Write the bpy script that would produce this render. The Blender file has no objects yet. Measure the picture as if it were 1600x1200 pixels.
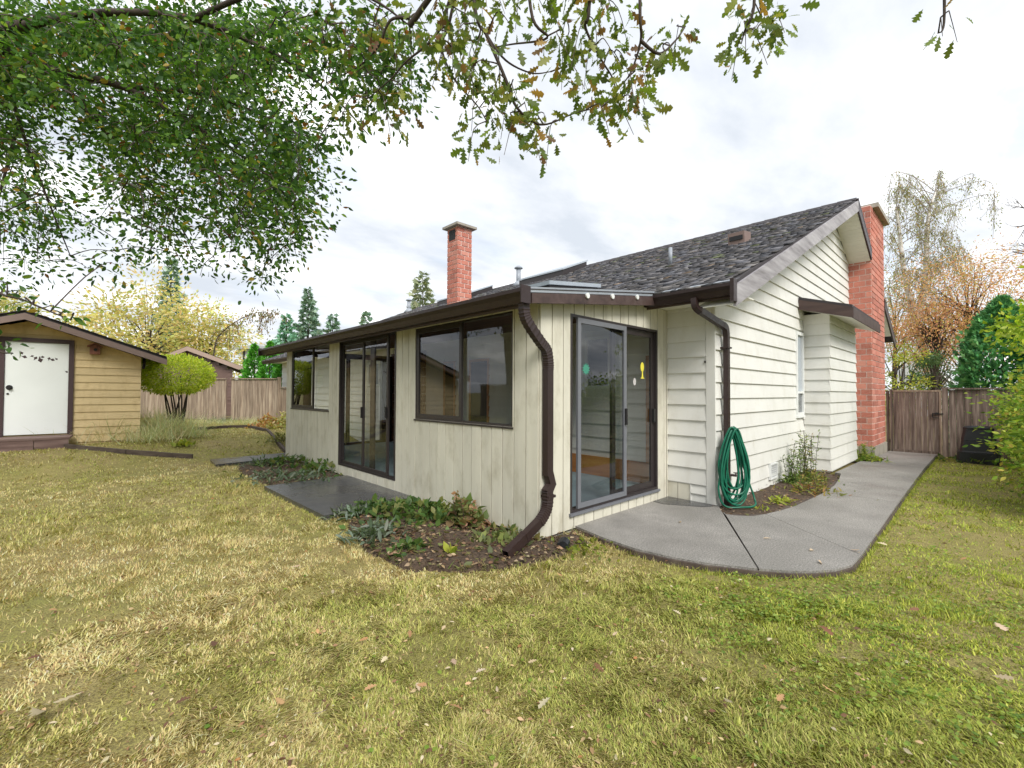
import bpy, math, random
import numpy as np
from mathutils import Vector, Matrix
from mathutils.geometry import tessellate_polygon

random.seed(7)
RNG = np.random.default_rng(11)
SC = bpy.context.scene
COL = SC.collection
R = math.radians

# ------------------------------------------------------------------ camera
YAW, PITCH, ROLL = R(43.446), R(1.104), R(0.2606)
CAM = Vector((-3.3555, -3.1281, 1.45))
FPX = 703.5
_fw = Vector((math.sin(YAW), math.cos(YAW), 0)); _r0 = Vector((_fw.y, -_fw.x, 0)); _up = Vector((0, 0, 1))
F2 = _fw * math.cos(PITCH) + _up * math.sin(PITCH)
_u0 = _up * math.cos(PITCH) - _fw * math.sin(PITCH)
RT = _r0 * math.cos(ROLL) + _u0 * math.sin(ROLL)
U2 = _u0 * math.cos(ROLL) - _r0 * math.sin(ROLL)
cd = bpy.data.cameras.new('camera'); cam = bpy.data.objects.new('camera', cd); COL.objects.link(cam)
cd.sensor_width = 36; cd.lens = FPX / 1600 * 36; cd.clip_start = 0.05; cd.clip_end = 2000
m3 = Matrix((RT, U2, -F2)).transposed()
cam.matrix_world = Matrix.Translation(CAM) @ m3.to_4x4()
SC.camera = cam

# ------------------------------------------------------------------ sky, sun, exposure
SUN_DIR = Vector((-0.42, -1.0, 1.0)).normalized()     # towards the sun
W = bpy.data.worlds.new('World'); SC.world = W; W.use_nodes = True
nt = W.node_tree; nt.nodes.clear()
wo = nt.nodes.new('ShaderNodeOutputWorld')
sky = nt.nodes.new('ShaderNodeTexSky'); sky.sky_type = 'NISHITA'; sky.sun_disc = False
sky.sun_elevation = math.asin(SUN_DIR.z); sky.sun_rotation = math.atan2(SUN_DIR.x, SUN_DIR.y)
bg1 = nt.nodes.new('ShaderNodeBackground'); bg1.inputs['Strength'].default_value = 0.11
nt.links.new(sky.outputs[0], bg1.inputs[0])
tc = nt.nodes.new('ShaderNodeTexCoord')
sep = nt.nodes.new('ShaderNodeSeparateXYZ'); nt.links.new(tc.outputs['Generated'], sep.inputs[0])
def wmath(op, a, b):
    n = nt.nodes.new('ShaderNodeMath'); n.operation = op
    for i, v in enumerate((a, b)):
        if isinstance(v, (int, float)): n.inputs[i].default_value = v
        else: nt.links.new(v, n.inputs[i])
    return n.outputs[0]
zz = wmath('ADD', wmath('MAXIMUM', sep.outputs[2], 0.0), 0.18)
cmb = nt.nodes.new('ShaderNodeCombineXYZ')
nt.links.new(wmath('DIVIDE', sep.outputs[0], zz), cmb.inputs[0])
nt.links.new(wmath('DIVIDE', sep.outputs[1], zz), cmb.inputs[1])
def wnoise(scale, detail, rough, off):
    mp = nt.nodes.new('ShaderNodeMapping'); mp.inputs['Location'].default_value = (off, off * .7, 0)
    mp.inputs['Rotation'].default_value = (0, 0, R(40)); mp.inputs['Scale'].default_value = (1, 1.6, 1)
    nt.links.new(cmb.outputs[0], mp.inputs[0])
    n = nt.nodes.new('ShaderNodeTexNoise'); n.inputs['Scale'].default_value = scale
    n.inputs['Detail'].default_value = detail; n.inputs['Roughness'].default_value = rough
    nt.links.new(mp.outputs[0], n.inputs['Vector']); return n.outputs[0]
n1 = wnoise(1.4, 7, .56, 11.2)
r1 = nt.nodes.new('ShaderNodeValToRGB'); r1.color_ramp.elements[0].position = .34; r1.color_ramp.elements[1].position = .70
r1.color_ramp.elements[0].color = (.43, .465, .515, 1); r1.color_ramp.elements[1].color = (1.1, 1.1, 1.1, 1); _e = r1.color_ramp.elements.new(.53); _e.color = (.585, .605, .635, 1)
nt.links.new(n1, r1.inputs[0])
bg2 = nt.nodes.new('ShaderNodeBackground'); bg2.inputs['Strength'].default_value = 0.62
nt.links.new(r1.outputs[0], bg2.inputs[0])
n2 = wnoise(.8, 4, .5, 9.0)
r2 = nt.nodes.new('ShaderNodeValToRGB'); r2.color_ramp.elements[0].position = .30; r2.color_ramp.elements[1].position = .46
r2.color_ramp.elements[0].color = (.78, .78, .78, 1)
nt.links.new(n2, r2.inputs[0])
mx = nt.nodes.new('ShaderNodeMixShader')
nt.links.new(r2.outputs[0], mx.inputs[0]); nt.links.new(bg1.outputs[0], mx.inputs[1]); nt.links.new(bg2.outputs[0], mx.inputs[2])
nt.links.new(mx.outputs[0], wo.inputs[0])
sl = bpy.data.lights.new('sun', 'SUN'); sl.energy = 1.25; sl.angle = R(24); sl.color = (1.0, .965, .91)
so = bpy.data.objects.new('sun', sl); COL.objects.link(so)
so.rotation_euler = (-SUN_DIR).to_track_quat('-Z', 'Y').to_euler(); so.location = (0, -20, 25)
SC.view_settings.view_transform = 'Standard'; SC.view_settings.look = 'None'
SC.view_settings.exposure = 1.52; SC.view_settings.gamma = 1.0
SC.view_settings.use_curve_mapping = False
SC.cycles.max_bounces = 10; SC.cycles.transparent_max_bounces = 24

# ------------------------------------------------------------------ helpers
def at(px, py, d):
    """photo pixel at a depth in metres -> world point"""
    return CAM + (F2 + RT * ((px - 800) / FPX) + U2 * ((600 - py) / FPX)) * d

def lin(r, g, b):
    f = lambda c: (c / 255) / 12.92 if c / 255 <= .04045 else ((c / 255 + .055) / 1.055) ** 2.4
    return (f(r), f(g), f(b))

def sstep(a, b, x):
    t = np.clip((x - a) / (b - a), 0, 1); return t * t * (3 - 2 * t)

def gz(x, y):
    """ground height"""
    x = np.asarray(x, float); y = np.asarray(y, float)
    return (-0.065 + 0.34 * sstep(8.4, 11.0, y - 0.3 * x) * sstep(6, 2, x) - 0.13 * sstep(7, 13, x))

def vnoise(x, y, s, seed=0):
    x = np.asarray(x) / s + seed * 17.3 + 500; y = np.asarray(y) / s + seed * 7.1 + 500
    xi = np.floor(x).astype(np.int64); yi = np.floor(y).astype(np.int64); fx = x - xi; fy = y - yi
    fx = fx * fx * (3 - 2 * fx); fy = fy * fy * (3 - 2 * fy)
    def h(a, b):
        n = (a * 374761393 + b * 668265263 + seed * 974711) & 0x7fffffff
        n = ((n ^ (n >> 13)) * 1274126177) & 0x7fffffff
        return ((n ^ (n >> 16)) & 0xffff) / 65535.0
    return (h(xi, yi) * (1 - fx) + h(xi + 1, yi) * fx) * (1 - fy) + (h(xi, yi + 1) * (1 - fx) + h(xi + 1, yi + 1) * fx) * fy

def fbm(x, y, s, seed=0, o=3):
    v = 0; a = .5; t = 0
    for i in range(o):
        v = v + a * vnoise(x, y, s / 2 ** i, seed + i); t += a; a *= .55
    return v / t

class MB:
    def __init__(self): self.v = []; self.f = []
    def box(self, a, b):
        x0, y0, z0 = a; x1, y1, z1 = b; n = len(self.v)
        self.v += [(x0, y0, z0), (x1, y0, z0), (x1, y1, z0), (x0, y1, z0), (x0, y0, z1), (x1, y0, z1), (x1, y1, z1), (x0, y1, z1)]
        self.f += [[n + i for i in q] for q in ((0, 3, 2, 1), (4, 5, 6, 7), (0, 1, 5, 4), (1, 2, 6, 5), (2, 3, 7, 6), (3, 0, 4, 7))]
        return self
    def hexa(self, p):                       # 8 points: bottom ring 0-3, top ring 4-7
        n = len(self.v); self.v += [tuple(q) for q in p]
        self.f += [[n + i for i in q] for q in ((0, 3, 2, 1), (4, 5, 6, 7), (0, 1, 5, 4), (1, 2, 6, 5), (2, 3, 7, 6), (3, 0, 4, 7))]
        return self
    def prism(self, poly, vec):              # polygon of 3d points pushed along vec
        n = len(self.v); k = len(poly); v = Vector(vec)
        self.v += [tuple(p) for p in poly] + [tuple(Vector(p) + v) for p in poly]
        self.f.append([n + i for i in range(k)][::-1]); self.f.append([n + k + i for i in range(k)])
        for i in range(k):
            j = (i + 1) % k; self.f.append([n + i, n + j, n + k + j, n + k + i])
        return self
    def tube(self, path, rad, sides=6, cap=True, flat=1.0, up=None):
        path = [Vector(p) for p in path]
        if not hasattr(rad, '__len__'): rad = [rad] * len(path)
        n0 = len(self.v); prev = None
        for i, p in enumerate(path):
            t = (path[min(i + 1, len(path) - 1)] - path[max(i - 1, 0)])
            if t.length < 1e-9: t = Vector((0, 0, 1))
            t.normalize()
            if prev is None:
                u = Vector(up) if up else (Vector((0, 0, 1)) if abs(t.z) < .9 else Vector((1, 0, 0)))
            else: u = prev
            u = (u - t * u.dot(t))
            if u.length < 1e-6: u = t.orthogonal()
            u.normalize(); prev = u; w = t.cross(u)
            off = math.pi / sides if sides == 4 else 0
            for k in range(sides):
                a = 2 * math.pi * k / sides + off
                self.v.append(tuple(p + (u * math.cos(a) + w * math.sin(a) * flat) * rad[i]))
        for i in range(len(path) - 1):
            for k in range(sides):
                a = n0 + i * sides + k; b = n0 + i * sides + (k + 1) % sides
                self.f.append([a, b, b + sides, a + sides])
        if cap:
            self.f.append([n0 + k for k in range(sides)][::-1])
            self.f.append([n0 + (len(path) - 1) * sides + k for k in range(sides)])
        return self
    def mesh(self, name):
        me = bpy.data.meshes.new(name); me.from_pydata(self.v, [], self.f); me.update(); return me
    def build(self, name, mat, parent=None, smooth=False, kind=None):
        me = self.mesh(name); me.materials.append(mat)
        if smooth:
            me.polygons.foreach_set('use_smooth', [True] * len(me.polygons))
        return link(name, me, parent, kind)

def link(name, me, parent=None, kind=None):
    o = bpy.data.objects.new(name, me); COL.objects.link(o)
    if parent is not None: o.parent = parent
    if kind: o['kind'] = kind
    return o

def thing(name, label, cat, loc=(0, 0, 0), group=None):
    o = bpy.data.objects.new(name, None); COL.objects.link(o); o.location = loc; o.empty_display_size = .2
    o['label'] = label; o['category'] = cat
    if group: o['group'] = group
    o['off'] = 0; del o['off']
    return o

def tag(o, label, cat, group=None):
    o['label'] = label; o['category'] = cat
    if group: o['group'] = group
    return o

def rel(parent):
    """keep children given in world coordinates under an Empty that has a location"""
    for c in parent.children:
        c.matrix_parent_inverse = Matrix.Translation(-Vector(parent.location))

def npmesh(name, V, T, C=None, quads=False, smooth=False):
    """V (n,3), T (m,3|4) -> mesh, C (n,3) point colours"""
    me = bpy.data.meshes.new(name); k = T.shape[1]; m = len(T)
    me.vertices.add(len(V)); me.vertices.foreach_set('co', np.ascontiguousarray(V, np.float32).ravel())
    me.loops.add(m * k); me.loops.foreach_set('vertex_index', np.ascontiguousarray(T, np.int32).ravel())
    me.polygons.add(m); me.polygons.foreach_set('loop_start', np.arange(m, dtype=np.int32) * k)
    me.polygons.foreach_set('loop_total', np.full(m, k, np.int32))
    if C is not None:
        a = me.color_attributes.new('Col', 'FLOAT_COLOR', 'POINT')
        a.data.foreach_set('color', np.concatenate([C, np.ones((len(C), 1))], 1).astype(np.float32).ravel())
    me.update(calc_edges=True)
    if smooth: me.polygons.foreach_set('use_smooth', np.ones(m, bool))
    return me

# ------------------------------------------------------------------ materials
def newmat(name):
    m = bpy.data.materials.new(name); m.use_nodes = True; t = m.node_tree
    return m, t, t.nodes['Principled BSDF']
def N(t, typ, **kw):
    n = t.nodes.new(typ)
    for k, v in kw.items(): setattr(n, k, v)
    return n
def coords(t, scale=(1, 1, 1), kind='Position', rot=(0, 0, 0)):
    mp = N(t, 'ShaderNodeMapping'); mp.inputs['Scale'].default_value = scale; mp.inputs['Rotation'].default_value = rot
    if kind == 'Position':
        g = N(t, 'ShaderNodeNewGeometry'); t.links.new(g.outputs['Position'], mp.inputs[0])
    else:
        g = N(t, 'ShaderNodeTexCoord'); t.links.new(g.outputs[kind], mp.inputs[0])
    return mp.outputs[0]
def noise(t, vec, scale, detail=4, rough=.55):
    n = N(t, 'ShaderNodeTexNoise'); n.inputs['Scale'].default_value = scale; n.inputs['Detail'].default_value = detail
    n.inputs['Roughness'].default_value = rough; t.links.new(vec, n.inputs['Vector']); return n.outputs[0]
def ramp(t, fac, stops):
    r = N(t, 'ShaderNodeValToRGB'); e = r.color_ramp.elements
    while len(e) < len(stops): e.new(.5)
    for i, (p, c) in enumerate(stops):
        e[i].position = p; e[i].color = (c[0], c[1], c[2], 1) if hasattr(c, '__len__') else (c, c, c, 1)
    t.links.new(fac, r.inputs[0]); return r.outputs[0]
def mixc(t, fac, a, b, mode='MIX'):
    n = N(t, 'ShaderNodeMix', data_type='RGBA', blend_type=mode)
    for s, v in ((n.inputs[0], fac), (n.inputs[6], a), (n.inputs[7], b)):
        if isinstance(v, (int, float)): s.default_value = v
        elif isinstance(v, tuple): s.default_value = (*v, 1)
        else: t.links.new(v, s)
    return n.outputs[2]
def bump(t, h, p, strength=.3, dist=.01):
    b = N(t, 'ShaderNodeBump'); b.inputs['Strength'].default_value = strength; b.inputs['Distance'].default_value = dist
    t.links.new(h, b.inputs['Height']); t.links.new(b.outputs[0], p.inputs['Normal'])
def objrand(t):
    return N(t, 'ShaderNodeObjectInfo').outputs['Random']

def paint(name, c, rough=.55, var=.06, dirt=None, grain=(1, 1, 1), gs=30, bs=.15, objvar=.05):
    m, t, p = newmat(name); v = coords(t, grain)
    col = mixc(t, ramp(t, noise(t, v, 2.2, 5), [(.3, 0.), (.7, 1.)]), tuple(x * (1 - var) for x in c), tuple(min(1, x * (1 + var)) for x in c))
    col = mixc(t, 1.0, col, ramp(t, objrand(t), [(0, 1 - objvar), (1, 1.)]), 'MULTIPLY')
    if dirt:
        f = ramp(t, noise(t, coords(t, (1, 1, .5)), 5, 7, .65), [(.50, 0.), (.74, .6)])
        col = mixc(t, f, col, dirt)
    t.links.new(col, p.inputs['Base Color']); p.inputs['Roughness'].default_value = rough
    bump(t, noise(t, v, gs, 3), p, bs, .006)
    return m

def wood(name, cols, rough=.75, axis='z', scale=6, stretch=14, objvar=.25, bs=.3):
    m, t, p = newmat(name)
    s = {'z': (stretch, stretch, 1), 'x': (1, stretch, stretch), 'y': (stretch, 1, stretch)}[axis]
    v = coords(t, s); oi = N(t, 'ShaderNodeObjectInfo')
    add = N(t, 'ShaderNodeVectorMath', operation='ADD'); t.links.new(v, add.inputs[0])
    mu = N(t, 'ShaderNodeMath', operation='MULTIPLY'); mu.inputs[1].default_value = 40; t.links.new(oi.outputs['Random'], mu.inputs[0])
    t.links.new(mu.outputs[0], add.inputs[1])
    n = noise(t, add.outputs[0], scale / 6, 6, .6)
    k = len(cols)
    col = ramp(t, n, [(.28 + .44 * i / (k - 1), c) for i, c in enumerate(cols)])
    col = mixc(t, 1.0, col, ramp(t, oi.outputs['Random'], [(0, 1 - objvar), (1, 1.)]), 'MULTIPLY')
    t.links.new(col, p.inputs['Base Color']); p.inputs['Roughness'].default_value = rough
    bump(t, n, p, bs, .006)
    return m

def metal_paint(name, c, rough=.4, var=.1):
    m, t, p = newmat(name)
    n = noise(t, coords(t), 9, 5)
    t.links.new(mixc(t, n, tuple(x * (1 - var) for x in c), tuple(x * (1 + var) for x in c)), p.inputs['Base Color'])
    t.links.new(ramp(t, noise(t, coords(t), 25, 4), [(.3, rough * .8), (.7, min(1, rough * 1.3))]), p.inputs['Roughness'])
    return m

def glass(name, tint=(.75, .78, .76), ior=1.5, boost=1.0):
    m = bpy.data.materials.new(name); m.use_nodes = True; t = m.node_tree; t.nodes.clear()
    o = N(t, 'ShaderNodeOutputMaterial'); tr = N(t, 'ShaderNodeBsdfTransparent'); tr.inputs[0].default_value = (*tint, 1)
    gl = N(t, 'ShaderNodeBsdfGlossy'); gl.inputs['Roughness'].default_value = .015; gl.inputs[0].default_value = (.95, .97, 1, 1)
    fr = N(t, 'ShaderNodeLayerWeight'); fr.inputs[0].default_value = .5
    pw = N(t, 'ShaderNodeMath', operation='POWER'); pw.inputs[1].default_value = 4.0; t.links.new(fr.outputs['Facing'], pw.inputs[0])
    mu = N(t, 'ShaderNodeMath', operation='MULTIPLY_ADD'); mu.inputs[1].default_value = .85 * boost; mu.inputs[2].default_value = .075 * boost; mu.use_clamp = True
    t.links.new(pw.outputs[0], mu.inputs[0])
    b = N(t, 'ShaderNodeBump'); b.inputs['Strength'].default_value = .03; b.inputs['Distance'].default_value = .02
    t.links.new(noise(t, coords(t), 1.6, 2), b.inputs['Height']); t.links.new(b.outputs[0], gl.inputs['Normal'])
    mxs = N(t, 'ShaderNodeMixShader'); t.links.new(mu.outputs[0], mxs.inputs[0]); t.links.new(tr.outputs[0], mxs.inputs[1]); t.links.new(gl.outputs[0], mxs.inputs[2])
    t.links.new(mxs.outputs[0], o.inputs[0]); return m

def leafmat(name, trans=.4, rough=.5):
    m = bpy.data.materials.new(name); m.use_nodes = True; t = m.node_tree; p = t.nodes['Principled BSDF']; o = t.nodes['Material Output']
    a = N(t, 'ShaderNodeAttribute', attribute_name='Col')
    t.links.new(a.outputs['Color'], p.inputs['Base Color']); p.inputs['Roughness'].default_value = rough
    p.inputs['Specular IOR Level'].default_value = .35
    tr = N(t, 'ShaderNodeBsdfTranslucent'); t.links.new(mixc(t, 1.0, a.outputs['Color'], (1.0, 1.0, .55), 'MULTIPLY'), tr.inputs[0])
    ms = N(t, 'ShaderNodeMixShader'); ms.inputs[0].default_value = trans
    t.links.new(p.outputs[0], ms.inputs[1]); t.links.new(tr.outputs[0], ms.inputs[2]); t.links.new(ms.outputs[0], o.inputs[0]); return m

CREAM = lin(224, 223, 217)
M = {}
M['cream'] = paint('cream_paint', CREAM, .6, .04, dirt=lin(206, 203, 192), gs=60, bs=.12, objvar=.06)
M['cream_v'] = paint('cream_board_paint', lin(214, 210, 194), .6, .07, dirt=lin(164, 157, 134), grain=(3, 3, .3), gs=50, bs=.2, objvar=.08)
M['backing'] = paint('groove_shade_backing', lin(58, 52, 42), .9, .15)  # backing board, its colour darkened to stand for shade in the board grooves
M['white'] = paint('white_paint', lin(232, 234, 232), .45, .03, gs=20, bs=.05)
M['soffit'] = paint('soffit_paint', lin(234, 232, 222), .6, .04)
M['brown'] = metal_paint('brown_enamel', lin(50, 36, 35), .42, .2)
M['brownwood'] = wood('brown_fascia', [lin(56, 42, 40), lin(78, 61, 57), lin(94, 78, 74)], .6, 'y', 5, 10, .1)
M['greyfascia'] = wood('weathered_fascia', [lin(108, 103, 105), lin(156, 152, 155), lin(186, 183, 185)], .65, 'x', 6, 10, .05)
M['frame'] = metal_paint('bronze_frame', lin(52, 46, 46), .4)
M['alu'] = metal_paint('grey_aluminium', lin(112, 114, 120), .38)
M['black'] = metal_paint('black_plastic', lin(30, 31, 35), .42)
M['blackmetal'] = metal_paint('black_iron', lin(28, 26, 27), .5)
M['galv'] = metal_paint('galvanised', lin(150, 156, 164), .35)
M['glass'] = glass('window_glass', (.90, .91, .88), 1.5, .9)
M['screen'] = glass('screened_glass', (.62, .63, .64), 1.5, .9)
M['skyglass'] = metal_paint('skylight_dome', lin(170, 178, 186), .2)
M['shake'] = leafmat('cedar_shake', 0.0, .75)
M['barerubber'] = metal_paint('hose_green', lin(12, 98, 74), .4, .3)
M['floorblue'] = paint('blue_grey_carpet', lin(128, 146, 152), .9, .12, gs=90, bs=.3)
M['intbrown'] = wood('brown_panel', [lin(70, 42, 34), lin(100, 64, 50), lin(120, 82, 64)], .6, 'y', 5, 10, .2)
M['orangewood'] = wood('orange_wood', [lin(150, 92, 48), lin(186, 124, 70), lin(200, 140, 84)], .5, 'y', 5, 10, .1)
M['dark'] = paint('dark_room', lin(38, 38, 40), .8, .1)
M['shedyellow'] = paint('ochre_paint', lin(218, 194, 146), .65, .08, dirt=lin(172, 146, 102), grain=(.5, .5, 3), gs=30, bs=.2, objvar=.1)
M['shedbrown'] = paint('dark_brown_trim', lin(70, 52, 54), .55, .1)
M['shedfascia'] = paint('mauve_fascia', lin(132, 112, 104), .6, .08)
M['nbrown'] = paint('neighbour_brown', lin(110, 88, 80), .7, .1, objvar=.12)
M['ntrim'] = paint('neighbour_trim', lin(168, 146, 132), .65, .06)
M['asphalt'] = paint('asphalt_shingle', lin(62, 58, 60), .85, .2, gs=60, bs=.5)
M['door'] = paint('white_door', lin(238, 242, 240), .45, .02, gs=15, bs=.04)
M['fence'] = wood('weathered_fence', [lin(104, 88, 74), lin(150, 132, 114), lin(190, 175, 154)], .8, 'z', 7, 16, .28)
M['gatewood'] = wood('aged_gate_boards', [lin(74, 62, 55), lin(118, 103, 93), lin(164, 150, 138)], .8, 'z', 8, 16, .22)
M['deck'] = wood('deck_timber', [lin(88, 68, 64), lin(124, 100, 94), lin(150, 128, 120)], .75, 'x', 6, 12, .2)
M['birdwood'] = wood('birdhouse_wood', [lin(92, 56, 44), lin(132, 84, 66), lin(150, 104, 84)], .7, 'z', 6, 10, .1)
M['concrete_f'] = paint('foundation_concrete', lin(160, 154, 142), .85, .12, dirt=lin(110, 104, 92), gs=40, bs=.4)
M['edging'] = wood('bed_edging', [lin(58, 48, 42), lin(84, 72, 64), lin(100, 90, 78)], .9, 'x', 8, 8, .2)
M['bark'] = paint('dark_bark', lin(66, 56, 48), .9, .3, grain=(3, 3, .6), gs=12, bs=.8)
M['twig'] = paint('twig_bark', lin(72, 60, 54), .85, .2)
M['palebark'] = paint('pale_twig', lin(150, 140, 132), .85, .2)
M['leaf'] = leafmat('green_leaf', .5)
M['needle'] = leafmat('evergreen_leaf', .2, .6)
M['grass'] = leafmat('grass_blades', .3, .65)
M['litter'] = leafmat('dry_leaf', .15, .7)
M['housepale'] = paint('far_house_wall', lin(226, 228, 228), .7, .03)
M['farroof'] = paint('far_roof', lin(168, 170, 172), .8, .08)
M['mortar'] = paint('mortar', lin(234, 212, 202), .9, .06, gs=60, bs=.4)

def brickmat():
    m, t, p = newmat('red_brick')
    oi = objrand(t); n = noise(t, coords(t), 28, 6, .65)
    c = ramp(t, oi, [(0, lin(150, 78, 62)), (.3, lin(180, 98, 80)), (.65, lin(196, 114, 94)), (.85, lin(200, 132, 114)), (1, lin(162, 98, 84))])
    c = mixc(t, ramp(t, n, [(.35, 0.), (.75, .5)]), c, lin(210, 168, 152))
    c = mixc(t, ramp(t, noise(t, coords(t), 2.2, 6, .7), [(.52, 0.), (.78, .35)]), c, lin(120, 80, 68))
    t.links.new(c, p.inputs['Base Color']); p.inputs['Roughness'].default_value = .85; bump(t, n, p, .5, .006); return m
M['brick'] = brickmat()

def birchmat():
    m, t, p = newmat('birch_bark')
    n = noise(t, coords(t, (1, 1, 2.2)), 2.2, 5, .7)
    t.links.new(ramp(t, n, [(.38, lin(96, 88, 82)), (.46, lin(206, 200, 194)), (.7, lin(236, 232, 228))]), p.inputs['Base Color'])
    p.inputs['Roughness'].default_value = .8; return m
M['birch'] = birchmat()

def concretemat(name, c, wet=0.0):
    m, t, p = newmat(name); v = coords(t)
    big = noise(t, v, .9, 5, .6); fine = noise(t, v, 75, 3, .75); mid = noise(t, v, 7, 6, .65)
    col = mixc(t, ramp(t, big, [(.35, 0.), (.7, 1.)]), tuple(x * .64 for x in c), tuple(x * 1.14 for x in c))
    col = mixc(t, ramp(t, mid, [(.3, .5), (.75, 0.)]), col, tuple(x * .66 for x in c))
    sp = ramp(t, fine, [(.38, .50), (.64, 1.25)])
    st = noise(t, v, 2.6, 8, .72)
    col = mixc(t, ramp(t, st, [(.54, 0.), (.74, .5)]), col, tuple(x * .5 for x in c))
    col = mixc(t, 1.0, col, sp, 'MULTIPLY')
    t.links.new(col, p.inputs['Base Color'])
    lo, hi = (.16, .42) if wet else (.5, .8)
    t.links.new(ramp(t, big, [(.4, lo), (.62, hi)]), p.inputs['Roughness'])
    bump(t, fine, p, .35, .004); return m
M['path'] = concretemat('aggregate_concrete', lin(160, 156, 150), 0)
M['slab'] = concretemat('damp_concrete', lin(84, 84, 86), 1)

def lawnmat():
    m, t, p = newmat('lawn_thatch'); v = coords(t)
    a = noise(t, v, .7, 5, .6); b = noise(t, v, 9, 6, .7); c = noise(t, v, 90, 3, .7)
    col = ramp(t, a, [(.32, lin(150, 152, 72)), (.5, lin(168, 160, 88)), (.66, lin(182, 164, 108))])
    col = mixc(t, ramp(t, b, [(.4, .0), (.72, .6)]), col, lin(120, 110, 62))
    col = mixc(t, ramp(t, c, [(.42, .7), (.6, .0)]), col, lin(92, 78, 48))
    t.links.new(col, p.inputs['Base Color']); p.inputs['Roughness'].default_value = .9
    bump(t, c, p, .8, .02); return m
M['lawn'] = lawnmat()
def soilmat():
    m, t, p = newmat('garden_soil'); v = coords(t); b = noise(t, v, 30, 6, .7)
    t.links.new(ramp(t, b, [(.3, lin(46, 36, 29)), (.5, lin(82, 66, 52)), (.7, lin(116, 98, 78))]), p.inputs['Base Color'])
    p.inputs['Roughness'].default_value = .95; bump(t, b, p, 1, .03); return m
M['soil'] = soilmat()

# ------------------------------------------------------------------ ground
def axis(lo, hi, step, far):
    a = list(np.arange(lo, hi + 1e-6, step)); g = step; x = lo; L = []
    while x > -far: g *= 1.6; x -= g; L.append(x)
    x = hi; g = step; H = []
    while x < far: g *= 1.6; x += g; H.append(x)
    return np.array(L[::-1] + a + H)
gx = axis(-9, 16, .25, 900); gy = axis(-7, 22, .25, 900)
GX, GY = np.meshgrid(gx, gy, indexing='ij')
GZ = gz(GX, GY) + (fbm(GX, GY, 1.6, 3) - .5) * .05 * (np.abs(GX) < 16)
nx, ny = len(gx), len(gy); ii = np.arange(nx * ny).reshape(nx, ny)
Q = np.stack([ii[:-1, :-1], ii[1:, :-1], ii[1:, 1:], ii[:-1, 1:]], -1).reshape(-1, 4)
me = npmesh('lawn', np.stack([GX, GY, GZ], -1).reshape(-1, 3), Q, smooth=True); me.materials.append(M['lawn'])
link('lawn', me, None, 'structure')

def sheet(name, poly, z, mat, thick=.1, parent=None):
    mb = MB(); zf = z if callable(z) else (lambda x, y: z)
    top = [(x, y, zf(x, y)) for x, y in poly]; k = len(poly)
    mb.v = top + [(x, y, zf(x, y) - thick) for x, y in poly]
    tri = [list(t_) for t_ in tessellate_polygon([[Vector((x, y, 0)) for x, y in poly]])]
    mb.f = [t_ if (Vector(top[t_[1]]) - Vector(top[t_[0]])).cross(Vector(top[t_[2]]) - Vector(top[t_[0]])).z > 0 else t_[::-1] for t_ in tri] + [list(range(k, 2 * k))[::-1]] + [[i, k + i, k + (i + 1) % k, (i + 1) % k] for i in range(k)]
    o = mb.build(name, mat, parent)
    if parent is None: o['kind'] = 'structure'
    return o
def pz(x, y): return float(0.0 - .13 * sstep(7, 13, x))
# concrete path in four cast panels, joints between them
path = bpy.data.objects.new('path', None); COL.objects.link(path); path['kind'] = 'structure'
edgeN = [(.555, -.13), (.45, -.45), (.40, -.85), (.44, -1.15), (.53, -1.45), (.66, -1.72)]
panel1 = [(.66, -1.72), (.53, -1.45), (.44, -1.15), (.40, -.85), (.45, -.45), (.55, -.02), (2.58, -.02), (2.58, -.60), (2.44, -.78)][::-1]
panel1 = [(.55, -.02), (.45, -.45), (.40, -.85), (.44, -1.15), (.53, -1.45), (.72, -1.80), (2.36, -.86), (2.58, -.74), (2.60, -.02)]
panel2 = [(.728, -1.81), (.85, -1.99), (1.0, -2.13), (1.18, -2.25), (1.40, -2.32), (1.75, -2.33), (2.62, -1.27), (2.42, -1.20), (2.30, -1.06), (2.26, -.93), (2.37, -.88)]
panel3 = [(1.756, -2.33), (4.6, -2.29), (4.6, -1.46), (3.9, -1.43), (3.35, -1.40), (2.95, -1.345), (2.627, -1.272)]
panel4 = [(4.607, -2.29), (9.0, -2.235), (9.0, -1.17), (6.75, -1.17), (6.70, -1.27), (6.1, -1.36), (5.3, -1.44), (4.607, -1.46)]
panel5 = [(9.02, -2.235), (13.0, -2.19), (13.0, -1.22), (10.9, -1.24), (10.6, -1.45), (9.4, -1.45), (9.2, -1.17), (9.02, -1.17)]
for pl in (panel1, panel2, panel3, panel4, panel5):
    o = sheet('path_panel', pl, pz, M['path'], .12, path)
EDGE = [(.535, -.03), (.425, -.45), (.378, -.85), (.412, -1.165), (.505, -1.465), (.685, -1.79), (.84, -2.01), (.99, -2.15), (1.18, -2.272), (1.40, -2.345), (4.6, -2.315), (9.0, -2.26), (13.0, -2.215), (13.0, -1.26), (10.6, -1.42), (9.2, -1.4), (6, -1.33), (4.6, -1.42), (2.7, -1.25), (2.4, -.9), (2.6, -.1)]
sheet('path_edging_gap_shade', EDGE, lambda x, y: pz(x, y) - .018, M['edging'], .12, path)  # border board and soil strip, dark colour also standing for the slab's shadow gap
sheet('threshold_strip', [(2.20, -.03), (2.16, -.20), (2.40, -.62), (2.595, -.72), (2.61, -.03)], .006, M['slab'], .004, path)
slab = sheet('patio_slab', [(-1.34, 4.52), (-1.30, 2.23), (-.004, 2.36), (-.004, 4.56)], .0, M['slab'], .12)
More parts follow.
